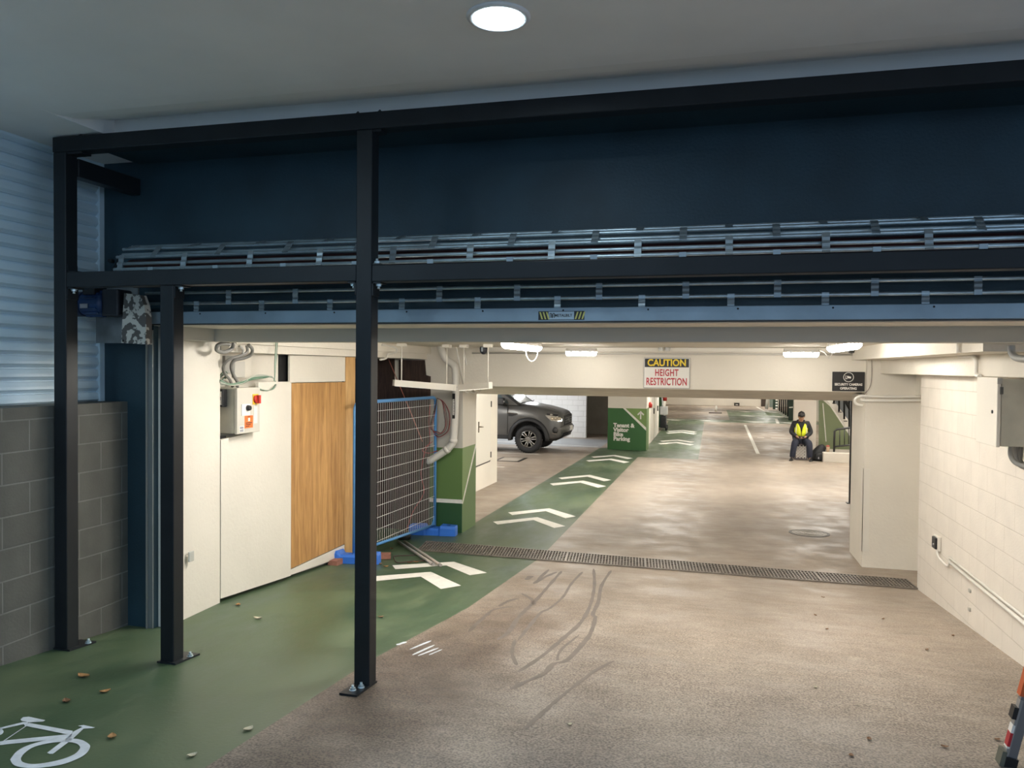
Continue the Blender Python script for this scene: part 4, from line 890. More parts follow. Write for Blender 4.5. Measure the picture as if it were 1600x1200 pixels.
# bicycle symbol: drawn in the lane by its real outline on the ramp
bk = MB()
def bp(x, y): p = onF(x/8.889, 1090+y/8.889); return Vector((p.x, p.y, fz(p.y)+.003))
def ell(cx, cy, pts_out, pts_in): pass
def ringpoly(O, I):
    O = [bp(*p) for p in O]; I = [bp(*p) for p in I]; O = spline(O+[O[0]], 4); I = spline(I+[I[0]], 4); n = len(O)
    bk.add(O+I, [(i, i+1, n+i+1, n+i) for i in range(n-1)])
ringpoly([(140,870),(240,750),(420,660),(700,590),(950,573),(1130,595),(1230,650),(1250,700),(1190,790),(1050,870),(850,940),(600,978),(380,985),(200,950)],
         [(290,850),(340,780),(480,690),(720,635),(930,625),(1060,645),(1110,690),(1100,730),(1040,790),(920,845),(760,890),(560,925),(420,930),(310,900)])
def strip(*pts): bk.add([bp(*p) for p in pts], [tuple(range(len(pts)))])
strip((655,775),(690,790),(735,790),(1000,590),(1160,440),(1140,420),(1020,480),(910,580))
strip((1080,400),(1160,388),(1320,422),(1290,432),(1160,440),(1130,408))
strip((350,400),(400,358),(1010,470),(1000,520),(920,515))
strip((-40,625),(100,600),(1000,512),(990,560),(900,575),(100,655),(-40,675))
strip((285,310),(320,280),(400,272),(630,322),(600,340),(400,352),(300,330))
strip((310,345),(390,350),(380,395),(60,610),(20,625),(350,405))
strip((-60,440),(310,350),(350,372),(40,440),(-60,480))
O2 = [bp(-120+170*math.cos(a)*1.0, 480+70*math.sin(a)) for a in [2*PI*i/20 for i in range(21)]]; I2 = [bp(-120+120*math.cos(a), 480+45*math.sin(a)) for a in [2*PI*i/20 for i in range(21)]]
bk.add(O2+I2, [(i, i+1, 21+i+1, 21+i) for i in range(20)])
bk.build('bicycle_marking', PAINTBL, label='white bicycle symbol painted on the green floor at the entrance', cat='floor marking')
def line(pts, w, label, group=None, name='bay_line'):
    m = MB(); P = [Vector((x, y, 0)) for x, y in pts]; vs = []
    a, b = P; d = (b-a).normalized(); n = Vector((d.y, -d.x, 0))*w/2
    K = 6
    for i in range(K+1):
        p = a.lerp(b, i/K); vs += [p-n, p+n]
    m.add(poly_floor([(v.x, v.y) for v in vs]), [(2*i, 2*i+1, 2*i+3, 2*i+2) for i in range(K)]); return m.build(name, PAINTW, label=label, cat='floor marking', group=group)
line([(1.40, 24.9), (1.52, 37.6)], .11, 'long white parking bay line left of the seated person'); line([(1.35, 24.8), (2.4, 24.7)], .10, 'short white bay line ending at the seated person')
line([(2.2, 30.8), (2.9, 30.8)], .10, 'broken white dash line in the bay left of the seated person'); line([(1.7, 30.8), (1.95, 30.8)], .12, 'single white dash nearest the long bay line')
line([(1.9, 36.8), (3.8, 36.6)], .1, 'white line at the head of the bay before the green crossing'); line([(3.2, 50), (3.0, 56)], .14, 'short white line far behind the green crossing'); line([(3.1, 39.2), (3.3, 43)], .14, 'short white line on the right of the green crossing')
line([(-8, 22.1), (-4.9, 22.1)], .09, 'white bay line under the near front wheel of the ute'); line([(-8, 18.6), (-5.0, 18.6)], .09, 'white bay line on the floor nearer than the pit cover'); line([(-9, 26.2), (-3.6, 25.2)], .08, 'white bay line beyond the grey ute')

# ================================================================== LEAVES AND LOOSE DEBRIS
LEAFM = [M('dry tan leaf', (.42, .22, .08), .7, var=.2, scale=30), M('dry brown leaf', (.22, .11, .05), .7, var=.2, scale=30), M('pale leaf', (.55, .50, .36), .7)]
def leaf(px, py, s, label, k=0, group='fallen leaves on the green floor'):
    p = onF(px, py); a = random.uniform(0, PI); m = MB(); vs = []
    for i in range(7):
        t = i/6; w = math.sin(PI*t)**.8*s*.32+.001; cz = s*.22*(t-.5)**2*2
        for q in (-1, 0, 1):
            x = (t-.5)*s*2*.5; y = q*w; X = p.x+x*math.cos(a)-y*math.sin(a); Y = p.y+x*math.sin(a)+y*math.cos(a); vs.append((X, Y, fz(Y)+.004+cz+abs(q)*s*.08))
    m.add(vs+[(v[0], v[1], v[2]+.0015) for v in vs], [(3*i+j, 3*i+j+1, 3*i+j+4, 3*i+j+3) for i in range(6) for j in range(2)]+[(21+3*i+j, 21+3*i+j+3, 21+3*i+j+4, 21+3*i+j+1) for i in range(6) for j in range(2)])
    m.build('fallen_leaf', LEAFM[k], label=label, cat='leaf', group=group)
leaf(131, 1058, .085, 'tan dry leaf midway between the short post and the bicycle symbol'); leaf(164, 1082, .06, 'tan dry leaf right of the other leaves below the left post'); leaf(104, 1097, .06, 'brown dry leaf just above the bicycle saddle', 1); leaf(175, 1153, .06, 'orange brown leaf right of the bicycle front wheel')
leaf(372, 946, .06, 'tan leaf on green floor below the dark gap of the left wall board'); leaf(388, 1141, .06, 'pale leaf on green floor near the concrete edge', 2); leaf(300, 1182, .05, 'pale leaf at the bottom of the photo on green floor', 2); leaf(403, 967, .07, 'pale leaf right of the short steel post', 2)
leaf(595, 965, .05, 'dark leaf just right of the middle steel post', 1)
for i, (x, y) in enumerate([(585, 884), (595, 882), (603, 886), (640, 880), (650, 879), (612, 858)]): leaf(x, y, .06, 'dry leaf in the litter beside the loose poles', i % 2, 'leaf litter by the poles')
for i, (x, y) in enumerate([(1286, 934), (1274, 962), (1380, 968), (1448, 1016), (1489, 994), (1358, 1156), (1558, 1157), (1330, 1182), (1292, 984), (1476, 1168)]): leaf(x, y, .035, 'dark scrap of leaf on the tan concrete ramp', 1, 'dark scraps on the ramp')
for i, (x, y, l) in enumerate([(1220, 966, 'paper scrap on the ramp below the drain grate'), (1274, 1075, 'tiny paper scrap on the ramp left of the ladder foot'), (890, 1133, 'white paper scrap on the ramp right of the middle post')]): leaf(x, y, .03, l, 2, None)
def pole(a, b, r, label):
    p = onF(*a, up=r+.004); q = onF(*b, up=r+.004); p.z = fz(p.y)+r+.004; q.z = fz(q.y)+r+.004
    o = thing('loose_pole', (p+q)/2, label, 'pole'); MB().tube([p, q], r, 8).build('pole_tube', M('aluminium pole', (.55, .50, .45), .4, .4), o); MB().tube([q, q+(q-p).normalized()*.04], r*1.15, 8).build('end_plug', M('pole plug', (.3, .28, .25), .6), o)
pole((622, 846), (676, 881), .017, 'left pale metal pole lying on the green floor by the fence'); pole((632, 846), (687, 882), .017, 'right pale metal pole lying on the green floor by the fence')
p = onF(632, 842); m = MB(); m.lathe((p.x, p.y, fz(p.y)+.002), (0, 0, 1), [(.09, 0), (.09, .07), (.05, .09), (0, .09)], 18); m.build('pole_base', BLACK, label='black round rubber base at the end of the loose poles', cat='base')
p = onF(596, 873); m = MB(); m.cbox((p.x, p.y, fz(p.y)+.034), (.22, .11, .055), 0, Matrix.Rotation(.4, 3, 'Z')); m.build('brick', M('brick red', (.30, .13, .09), .8, var=.2, scale=20), label='red brick on the floor beside the middle steel post', cat='brick')
p = onF(530, 872); m = MB(); m.cbox((-4.08, 7.95, fz(7.95)+.034), (.11, .3, .06)); m.build('brick', M('brick red', (.30, .13, .09), .8, var=.2, scale=20), label='red brick under the white strip board beside the blue foot', cat='brick')
m = MB(); P = [onF(*q, up=.006) for q in [(615, 869), (620, 879), (640, 877), (668, 875), (660, 868), (630, 868)]]; m.tube(spline(P+[P[0]], 4), .006, 6); m.build('wire_loop', DARKCABLE, label='dark wire loop lying on the green floor by the loose poles', cat='cable')

# ================================================================== LADDER FOOT AT THE RIGHT EDGE
lf = onF(1574, 1196); ld = thing('step_ladder', lf, 'orange and grey fibreglass ladder leg with rubber foot at the right edge', 'ladder')
ALU = M('ladder aluminium', (.20, .20, .21), .45, .5); ORA = M('orange fibreglass', (.55, .10, .02), .5)
t1 = onY(1625, 1010, lf.y-.02); d = (t1-lf).normalized(); n1 = Vector((0, 1, 0)); n1 = (n1-d*n1.dot(d)).normalized(); n2 = d.cross(n1)
def leg(name, a, b, w, dep, mat, off=0.0):
    m = MB(); m.loft([[lf+d*t+n2*x*w+n1*y*dep+n2*off for x, y in [(-.5, -.5), (.5, -.5), (.5, .5), (-.5, .5)]] for t in (a, b)], smooth=False); return m.build(name, mat, ld)
leg('leg_section', .03, .9, .052, .03, ALU); leg('leg_channel', .04, .34, .014, .036, M('ladder pale edge', (.33, .32, .31), .4, .4), .02); leg('orange_rail', .36, 1.35, .030, .042, ORA, .02); leg('rubber_foot', -.005, .05, .062, .05, BLACK); leg('rubber_side', 0, .075, .02, .06, M('grey rubber', (.12, .12, .09), .7), .036); leg('lock_clip', .24, .30, .02, .045, BLACK, .034); s_ = leg('warning_label', .09, .21, .012, .038, SIGNW, .0245); leg('red_band', .10, .17, .012, .0385, SIGNR, .0247)
# ================================================================== BIKE PARKING COLUMN
cz = fz(24.6)
col = thing('bike_parking_column', (-2.6, 24.8, cz), 'square green column with tenant and visitor bike parking lettering', 'column')
cx0, cx1, cy0, cy1 = -3.2, -1.99, 24.55, 25.5
gtop = onY(980, 638, cy0).z
MB().box((cx0, cy0, cz-.02), (cx1, cy1, 1.32)).build('shaft', WHITE, col)
MB().box((cx0-.004, cy0-.006, cz), (cx1, cy0, gtop)).build('green_face', GREENS, col)
dA = onY(976, 638, cy0); dB = onY(1010, 671, cy0)
m = MB(); m.prism([(dA.x, cy0-.006, gtop), (cx1, cy0-.006, gtop), (cx1, cy0-.006, dB.z)], (0, -.004, 0)); m.build('olive_corner', GREENLT, col)
m = MB(); m.prism([(dA.x-.05, cy0-.010, gtop), (dA.x+.03, cy0-.010, gtop), (cx1, cy0-.010, dB.z+.06), (cx1, cy0-.010, dB.z-.04)], (0, -.004, 0)); m.build('white_stripe', PAINTW, col)
m = MB(); m.box((cx1, cy0, cz), (cx1+.006, cy1, gtop)); m.build('green_side', GREENW, col)
for i, (t, yy) in enumerate([('Tenant &', 664.5), ('Visitor', 671.5), ('Bike', 678.5), ('Parking', 685.5)]):
    p = onY(958.5, yy, cy0-.012); lettering('column_lettering', t, .175, SIGNW, col, p, (1, 0, 0), (0, 0, 1), .008, 1.0, align='LEFT', label='white line reading '+t.replace('&', 'and'))
a0 = onY(1001, 655, cy0-.012); a1 = onY(1001, 643, cy0-.012)
m = MB(); w = .022; h = a1.z
m.box((a0.x-w, cy0-.016, a0.z), (a0.x+w, cy0-.011, h-.02))
for s in (-1, 1): m.prism([(a0.x, cy0-.011, h+.02), (a0.x+s*.11, cy0-.011, h-.09), (a0.x+s*.08, cy0-.011, h-.125), (a0.x, cy0-.011, h-.045)], (0, -.005, 0))
m.build('arrow', SIGNW, col)
for i, y in enumerate((26.4, 34.9)):
    p = onX(1014 if i == 0 else 1031, 631 if i == 0 else 626, -2.06 if i == 0 else -2.1); 
    MB().lathe((p.x, y-.1 if i else 25.52, p.z), (1, 0, 0), [(.0, .18), (.09, .17), (.1, .1), (.1, 0)], 18).build('fire_bell', REDP, label='red fire bell '+['on the wall just behind the bike parking column', 'above the dark green doorway panel'][i], cat='bell')
# doors of the white lobby wall
for k, (ya, yb) in enumerate([(27.0, 28.6), (29.0, 30.6)]):
    o = thing('lobby_door', (-2.08, (ya+yb)/2, -1.05), ['nearer', 'farther'][k]+' white door in the wall behind the bike parking column', 'door')
    MB().box((-2.08, ya, -1.04), (-2.05, yb, 1.0)).build('door_leaf', WHITE2, o); MB().cbox((-2.03, yb-.15, 0), (.04, .05, .2)).build('handle', BLACK, o)
sc_ = thing('trolley', (-2.0, 33.2, -1.05), 'dark small wheeled trolley with white basket before the dark green panel', 'trolley')
MB().rbox((-2.1, 32.9, -.95), (-1.85, 33.5, -.45), .03).build('body', BLACK, sc_); MB().rbox((-2.12, 32.95, -.4), (-1.8, 33.4, -.05), .02).build('basket', M('pale basket', (.5, .5, .48), .6), sc_); MB().tube([(-1.98, 33.2, -.45), (-2.05, 33.2, .35)], .03, 8).build('pole', M('pale basket', (.5, .5, .48), .6), sc_)
for s in (32.95, 33.4): MB().lathe((-1.84, s, -.95), (1, 0, 0), [(.1, -.04), (.1, .04)], 14).build('wheel', RUBBER, sc_)

# ================================================================== DOOR IN THE WHITE GARAGE WALL
do = thing('service_door', (-4.45, 14.85, -.39), 'white service door with dark lever handle beside the parked ute', 'door')
MB().box((-4.45, 14.0, -.38), (-4.43, 15.34, 1.1)).build('door_leaf', M('door cream', (.74, .70, .62), .4), do)
MB().box((-4.45, 15.345, -.40), (-4.437, 15.365, 1.1)).build('jamb_gap', M('door gap', (.10, .09, .08), .7), do); MB().box((-4.45, 14.0, -.415), (-4.437, 15.36, -.395)).build('sill_gap', M('door gap', (.10, .09, .08), .7), do)
k = MB(); k.box((-4.43, 14.46, .26), (-4.415, 14.50, .47)); k.tube([(-4.415, 14.48, .37), (-4.37, 14.48, .37), (-4.37, 14.60, .36)], .012, 8); k.build('lever_handle', M('dull bronze', (.22, .19, .14), .4, .6), do)
for z in (.78, -.27): MB().box((-4.437, 15.36, z-.06), (-4.42, 15.39, z+.06)).build('hinge', M('door gap', (.10, .09, .08), .7), do)

# ================================================================== GREY UTE (front half seen past the wall)
U0 = Vector((-5.28, 22.35, fz(22.35)))
ut = thing('pickup_truck', U0, 'dark grey pickup truck nosing out from behind the white left wall', 'car')
CARP = M('gunmetal car paint', (.115, .115, .112), .28, .3, spec=.6); TRIM = M('matt black trim', (.02, .02, .021), .6); CHROME = M('bright chrome', (.7, .7, .7), .15, 1)
GLASS = M('car glass', (.10, .13, .14), .08, spec=.8)
def U(x, y, z): return U0+Vector((x, y, z))
WID = 1.96
def section(x):
    # half width and heights along the length (front wheel centre at x = 0)
    def itp(T):
        for (a, va), (b, vb) in zip(T, T[1:]):
            if x <= b: t = max(0, (x-a)/(b-a)); return va+(vb-va)*t
        return T[-1][1]
    w = itp([(-3.2, .98), (.50, .98), (.72, .965), (.88, .91), (.96, .84), (1.0, .70)])
    zb = itp([(-3.2, .44), (.3, .44), (.7, .43), (.9, .48), (1.0, .58)])
    zs = itp([(-3.2, 1.44), (-.5, 1.43), (.0, 1.385), (.5, 1.305), (.80, 1.225), (.93, 1.185), (1.0, 1.13)])
    cr = itp([(-3.2, .06), (-.4, .07), (.6, .06), (.9, .04), (1.0, .02)])
    half = [(w-.07, zb), (w-.01, zb+.08), (w, zb+.35*(zs-zb)), (w-.005, zs-.30), (w-.03, zs-.14), (w-.07, zs-.05), (w-.14, zs), (w-.30, zs+.035), (w*.4, zs+cr), (0, zs+cr+.01)]
    R = [U(x, WID/2-a, b) for a, b in half]+[U(x, WID/2+a, b) for a, b in half[-2::-1]]
    return R
m = MB(); m.loft([section(x) for x in [-3.2, -2.2, -1.2, -.6, -.3, 0, .25, .45, .6, .72, .82, .89, .95, .985, 1.0]])
body = m.build('body_shell', CARP, ut)
# wheel arch cut through the body
cut = MB(); cut.lathe(U(0, -.3, .43), (0, 1, 0), [(.53, 0), (.53, WID+.6)], 32); co = cut.build('arch_cutter', TRIM, org=U0)
bm_ = body.modifiers.new('b', 'BOOLEAN'); bm_.operation = 'DIFFERENCE'; bm_.object = co; bm_.solver = 'EXACT'
bpy.context.view_layer.update()
me2 = bpy.data.meshes.new_from_object(body.evaluated_get(bpy.context.evaluated_depsgraph_get())); body.modifiers.clear(); body.data = me2; bpy.data.objects.remove(co)
body.data.materials.clear(); body.data.materials.append(CARP); body.data.materials.append(TRIM)
MB().box(U(-.55, .30, .45), U(.55, WID-.3, 1.2)).build('wheel_well', TRIM, ut)
# dark flared arches
for yy, s in ((0, -1), (WID, 1)):
    m = MB(); rings = []
    for i in range(21):
        a = -.02*PI+PI*1.06*i/20-.02
        ca, sa = math.cos(a), math.sin(a)
        rings.append([U(r*ca, yy+s*dy, .43+r*sa) for r, dy in [(.515, -.16), (.52, .055), (.545, .07), (.60, .05), (.635, .0), (.60, -.12)]])
    m.loft(rings); m.build('arch_flare', TRIM, ut)
m = MB(); m.box(U(-3.2, -.0, .40), U(-.56, .10, .52)); m.build('sill_trim', TRIM, ut)
# cab: roof, pillars, glass
cab = [(-.30, 1.42), (-1.02, 1.94), (-1.5, 2.02), (-3.0, 2.0), (-3.15, 1.44)]
m = MB(); m.loft([[U(x, WID/2+s*(.90-(z-1.42)*.30), z) for x, z in cab] for s in (-1, 1)], smooth=False); m.build('cab_shell', CARP, ut)
m = MB(); m.prism([U(-.33, WID/2-.80, 1.455), U(-.33, WID/2+.80, 1.455), U(-1.0, WID/2+.68, 1.94), U(-1.0, WID/2-.68, 1.94)], (.018, 0, .024)); m.build('windscreen', M('screen glass', (.30, .36, .36), .1, spec=.8), ut)
for s in (-1, 1):
    def sg_(x, z): return U(x, WID/2+s*(.905-(z-1.42)*.30), z)
    m = MB(); m.prism([sg_(-.62, 1.47), sg_(-1.10, 1.86), sg_(-1.9, 1.90), sg_(-1.9, 1.47)], (0, s*.012, 0)); m.build('side_window', GLASS, ut)
    m = MB(); m.tube([sg_(-.30, 1.43), sg_(-1.05, 1.95)], .035, 8); m.build('door_pillar', TRIM, ut)
mr = MB().rbox(U(-.92, -.20, 1.44), U(-.72, -.0, 1.64), .03).build('wing_mirror', TRIM, ut); MB().rbox(U(-.79, -.19, 1.50), U(-.705, -.03, 1.56), .01).build('indicator', M('mirror chrome', (.6, .6, .6), .2, .8), mr)
m = MB(); 
for pts in [[(-.30, .35), (.05, .55), (.12, .60)], [(-.28, 1.0), (.1, 1.25), (.14, 1.2)]]: pass
m.tube([U(-.28, .35, 1.49), U(-.02, .75, 1.53), U(-.08, 1.05, 1.56)], .014, 6); m.build('wiper', BLACK, ut)
m = MB(); m.loft([[U(x, WID/2+a, section(x)[9].z-U0.z+.012) for a in (-.76, -.70)] for x in (-.30, .1, .5, .8)], smooth=False, caps=False, close=False); m.build('bonnet_crease', TRIM, ut)
# door shut line, vent, lights, grille, bumper
def on_side(x, z, out=.012): return U(x, WID/2-.985-out+.01, z)
m = MB(); m.box(U(-.655, -.012, .55), U(-.64, .03, 1.42)); m.build('door_gap', TRIM, ut)
vn = MB().prism([on_side(-.62, 1.20), on_side(-.36, 1.185), on_side(-.34, 1.15), on_side(-.50, 1.09), on_side(-.62, 1.09)], (0, .03, 0)).build('fender_vent', BLACK, ut); MB().prism([on_side(-.66, 1.205, .018), on_side(-.34, 1.165, .018), on_side(-.34, 1.15, .018), on_side(-.66, 1.18, .018)], (0, .02, 0)).build('vent_bar', CHROME, vn)
for s in (-1, 1):
    def hl(x, k, z): return U(x+.015, WID/2+s*(k+.022), z)
    m = MB(); m.loft([[hl(.50, .968, 1.13), hl(.50, .968, 1.15), hl(.50, .90, 1.15), hl(.50, .90, 1.13)], [hl(.66, .985, .99), hl(.66, .94, 1.19), hl(.66, .80, 1.19), hl(.66, .80, .99)], [hl(.86, .895, .965), hl(.84, .87, 1.12), hl(.84, .72, 1.12), hl(.86, .72, .965)], [hl(.965, .77, .96), hl(.955, .76, 1.05), hl(.93, .64, 1.05), hl(.93, .64, .96)]], smooth=False)
    h_ = m.build('headlight', M('headlight lens', (.62, .60, .55), .12, .5, spec=.8), ut)
    for x, k in ((.70, .955), (.80, .92), (.90, .855)): MB().lathe(hl(x, k, 1.05), (.5, s*.9, 0), [(.055, -.01), (.045, .02), (0, .028)], 14).build('lamp_unit', M('lamp amber chrome', (.75, .68, .55), .15, .7), h_)
    m = MB(); m.loft([[hl(.54, .985, 1.15), hl(.54, .975, 1.20), hl(.54, .90, 1.2)], [hl(.85, .91, 1.12), hl(.85, .87, 1.165), hl(.85, .8, 1.17)]], smooth=False, caps=False); m.build('headlight_brow', TRIM, ut)
    fg = MB().lathe(hl(.80, .93, .70), (.55, s*.8, 0), [(.085, -.03), (.085, .012), (.06, .02), (0, .02)], 16).build('fog_light', BLACK, ut); MB().cbox(hl(.78, .955, .605), (.14, .02, .018)).build('fog_trim', CHROME, fg)
gl = MB().rbox(U(.90, WID/2-.62, .83), U(1.03, WID/2+.62, 1.13), .03).build('grille', BLACK, ut)
for z in (.90, .97, 1.04): MB().box(U(1.03, WID/2-.56, z-.012), U(1.042, WID/2+.56, z+.012)).build('grille_bar', M('dark chrome', (.22, .22, .22), .3, .8), gl)
MB().lathe(U(1.03, WID/2, .97), (1, 0, 0), [(.10, 0), (.095, .02), (0, .024)], 22).build('oval_badge', M('dark chrome', (.22, .22, .22), .3, .8), gl)
m = MB(); m.loft([[U(x, WID/2+a, z) for x, z in [(1.0-d, .60), (1.10-d, .63), (1.12-d, .76), (1.06-d, .83), (.98-d, .83)]] for a, d in [(-.95, .30), (-.80, .10), (-.5, .01), (0, 0), (.5, .01), (.80, .10), (.95, .30)]]); m.build('bumper', CARP, ut)
MB().rbox(U(1.08, WID/2-.19, .66), U(1.135, WID/2+.19, .80), .004).build('number_plate', SIGNW, ut)
m = MB(); m.loft([[U(x-d, WID/2+a, z) for x, z in [(.80, .36), (1.02, .46), (1.09, .60), (.9, .60)]] for a, d in [(-.90, .28), (-.6, .04), (.6, .04), (.90, .28)]], smooth=False); m.build('lower_bumper', TRIM, ut)
MB().cbox(U(1.05, WID/2-.3, .50), (.12, .9, .02), 0, Matrix.Rotation(-.5, 3, 'Y')).build('skid_plate', M('skid silver', (.45, .45, .45), .35, .6), ut)
def wheel(x, y, s, r=.415):
    c = U(x, y, r); o = MB(); ax = (0, s, 0)
    o.lathe(c, ax, [(.26, -.24), (.37, -.24), (.405, -.20), (r, -.15), (r, -.04), (.395, .0), (.35, .015), (.27, .01), (.255, -.01)], 44)
    for i in range(36):
        a = 2*PI*i/36; o.cbox(c+Vector((math.cos(a)*r, -s*.10, math.sin(a)*r)), (.018, .20, .03), 0, Matrix.Rotation(-a, 3, 'Y'))
    w = o.build('tyre', RUBBER, ut)
    RIM = M('machined rim', (.34, .33, .31), .3, .8)
    MB().lathe(c, ax, [(.26, -.2), (.262, .0), (.245, .008), (.225, -.02), (.225, -.12), (.0, -.12)], 40).build('rim_barrel', M('rim shadow', (.03, .03, .03), .5, .4), w)
    m = MB(); m.lathe(c, ax, [(.258, -.01), (.255, .006), (.235, .004), (.232, -.015)], 40)
    for i in range(6):
        for da in (-.17, .17):
            a = 2*PI*i/6+.2; u = Vector((math.cos(a), 0, math.sin(a))); e1 = Vector((math.cos(a+da), 0, math.sin(a+da))); t = Vector((-math.sin(a), 0, math.cos(a)))
            p0 = c+u*.06+t*(.02 if da > 0 else -.02)+Vector((0, s*-.02, 0)); p1 = c+e1*.24+Vector((0, 0, 0)); m.tube([p0, p0.lerp(p1, .5), p1], [.022, .020, .026], 6)
    m.lathe(c, ax, [(.085, -.10), (.085, -.012), (.06, -.004), (.03, .0), (0, .002)], 20); m.build('rim_spokes', RIM, w)
wheel(0, -.02, -1); wheel(0, WID+.02, 1); wheel(-3.3, -.02, -1) if False else None

# ================================================================== FAR PARTS OF THE GARAGE
def fp(px, py, Y): return onY(px, py, Y)
wcol = MB(); wcol.box((2.35, 24.1, fz(24.1)-.01), (2.55, 24.3, 1.32)); wcol.box((2.55, 24.16, fz(24.1)-.01), (2.98, 25.0, 1.32)); wcol.build('white_column', M('grey cream column', (.52, .47, .41), .7), label='grey cream column behind the seated person', cat='column')
kb = thing('concrete_plinth', (3.7, 23.6, fz(23.2)), 'low pale concrete plinth with black guard rail by the right pier', 'plinth')
kz = onY(1290, 707, 23.0).z
MB().rbox((3.03, 23.0, fz(23)-.01), (5.15, 24.08, kz), .02).build('plinth_body', M('pale plinth concrete', (.50, .46, .40), .7, var=.05), kb)
rl_ = thing('guard_rail', (3.6, 23.3, kz), 'black tubular guard rail with bars standing on the concrete plinth', 'railing')
q0 = fp(1303, 706, 23.2); q1 = fp(1304, 674, 23.2); q2 = fp(1308, 671, 23.2); q3 = fp(1330, 668, 23.2); q4 = fp(1304, 698, 23.2); q5 = fp(1330, 695, 23.2)
MB().tube([q0, q1, q2, q3, q3+Vector((.5, 0, .06))], .028, 10).build('frame_tube', BLACK, rl_); MB().tube([q4, q5, q5+Vector((.5, 0, .06))], .024, 10).build('lower_tube', BLACK, rl_)
for px in (1312, 1319.5, 1326): MB().tube([fp(px, 672-(px-1308)*.12, 23.2), fp(px+.0, 697-(px-1304)*.11, 23.2)], .013, 8).build('bar', BLACK, rl_)
bt = thing('drink_cup', fp(1293.5, 706.5, 23.15), 'tan takeaway cup with red lid standing on the concrete plinth', 'cup'); p = fp(1293.5, 706.5, 23.15); p.z = kz
MB().lathe(p, (0, 0, 1), [(.035, 0), (.05, .13), (.05, .15)], 18).build('cup_body', M('cup tan', (.45, .33, .22), .5), bt); MB().lathe(p+Vector((0, 0, .15)), (0, 0, 1), [(.053, 0), (.053, .015), (.035, .04), (.0, .04)], 18).build('lid', M('cup red lid', (.28, .04, .03), .5), bt)
# green stair wall rising to the right behind the plinth
gw = thing('stair_wall', (3.6, 27, -1.05), 'tall olive green ramp wall with pale sloping top behind the guard rail', 'wall')
Yg = 25.2
m = MB(); P = [fp(1281, 705, Yg), fp(1281, 618, Yg), fp(1297, 633, Yg), fp(1327, 678, Yg), fp(1345, 706, Yg), fp(1345, 712, Yg)]
m.prism([P[0], P[1], P[2], P[3], P[4], P[5]], (0, .3, 0)); m.build('wall_body', M('stair wall olive', (.19, .23, .12), .6), gw)
m = MB(); m.prism([fp(1282, 618, Yg-.01), fp(1297, 631, Yg-.01), fp(1327, 676, Yg-.01), fp(1345, 703, Yg-.01), fp(1345, 706, Yg-.01), fp(1327, 680, Yg-.01), fp(1297, 635, Yg-.01), fp(1282, 622, Yg-.01)], (0, .32, 0)); m.build('sloping_cap', PAINTW, gw)
m = MB(); m.prism([fp(1285, 630, Yg-.01), fp(1286.5, 630, Yg-.01), fp(1291.5, 690, Yg-.01), fp(1290, 690, Yg-.01)], (0, .005, 0)); m.build('thin_line', PAINTW, gw)
hr = thing('stair_balustrade', fp(1320, 650, 26), 'black stair balustrade climbing behind the olive ramp wall', 'railing')
m = MB(); m.prism([fp(1296, 616, 26.4), fp(1334, 616, 26.4), fp(1334, 668, 26.4)], (0, .04, 0)); m.build('pale_stair_side', M('stair pale grey', (.40, .43, .46), .6), hr)
for i in range(4): MB().tube([fp(1303+i*8, 606, 26.2), fp(1303+i*8, 631+i*12, 26.2)], .03, 6).build('baluster', BLACK, hr)
for i in range(3): MB().cbox(fp(1303+i*9, 630+i*14, 26.15), (.10, .10, .02)).build('foot_plate', BLACK, hr)
MB().tube([fp(1310, 606, 26.1), fp(1334, 650, 26.1)], .05, 6).build('handrail', BLACK, hr)
pb = thing('black_post', (2.5, 15.2, fz(15.2)), 'slim black post with base plate showing past the white right pier', 'post'); pq = onF(1327.5, 787)
MB().rbox((pq.x-.01, pq.y, pq.z), (pq.x+.06, pq.y+.07, 1.3), .004).build('post_tube', BLACK, pb); MB().rbox((pq.x-.05, pq.y-.04, pq.z), (pq.x+.1, pq.y+.11, pq.z+.015), .003).build('base_plate', BLACK, pb)
# far end: sign, bollard, dark openings, railings, green panel
Yk = 56.9
m = MB(); a = fp(1147, 636, Yk); b = fp(1155.5, 629.5, Yk); m.rbox((a.x, Yk-.03, a.z), (b.x, Yk, b.z), .005); fs = m.build('notice_sign', SIGNK, label='small black sign low on the far back wall', cat='sign'); m = MB(); m.box((a.x+.1, Yk-.04, (a.z+b.z)/2), (b.x-.1, Yk-.03, (a.z+b.z)/2+.04)); m.build('text_bar', SIGNW, fs)
bo = onF(1119, 643); MB().lathe((bo.x, bo.y, bo.z), (0, 0, 1), [(.07, 0), (.07, .30), (.05, .34), (0, .35)], 16).build('white_bollard', PAINTW, label='short white bollard on the far garage floor', cat='bollard')
a = onF(1107.5, 645.5); b = onF(1128, 645.5); m = MB(); m.rbox((a.x, a.y-.12, a.z), (b.x, a.y+.12, a.z+.05), .01); m.build('wheel_stop', M('wheel stop rubber', (.09, .07, .07), .7), label='dark wheel stop on the far floor before the white bollard', cat='wheel stop')
a = fp(1189, 636, Yk); b = fp(1197, 626, Yk); m = MB(); m.box((a.x, Yk-.03, a.z), (b.x, Yk, b.z+.5)); m.build('dark_doorway', M('brown glass', (.06, .045, .035), .3), label='dark brown doorway in the far back wall', cat='doorway')
a = fp(1202, 638, Yk-1); b = fp(1208, 624, Yk-1); m = MB(); m.box((a.x, Yk-1.03, a.z), (b.x, Yk-1, b.z+.5)); m.build('glass_panel', M('grey green glass', (.16, .20, .18), .3), label='grey green glass panel at the far right of the back wall', cat='panel')
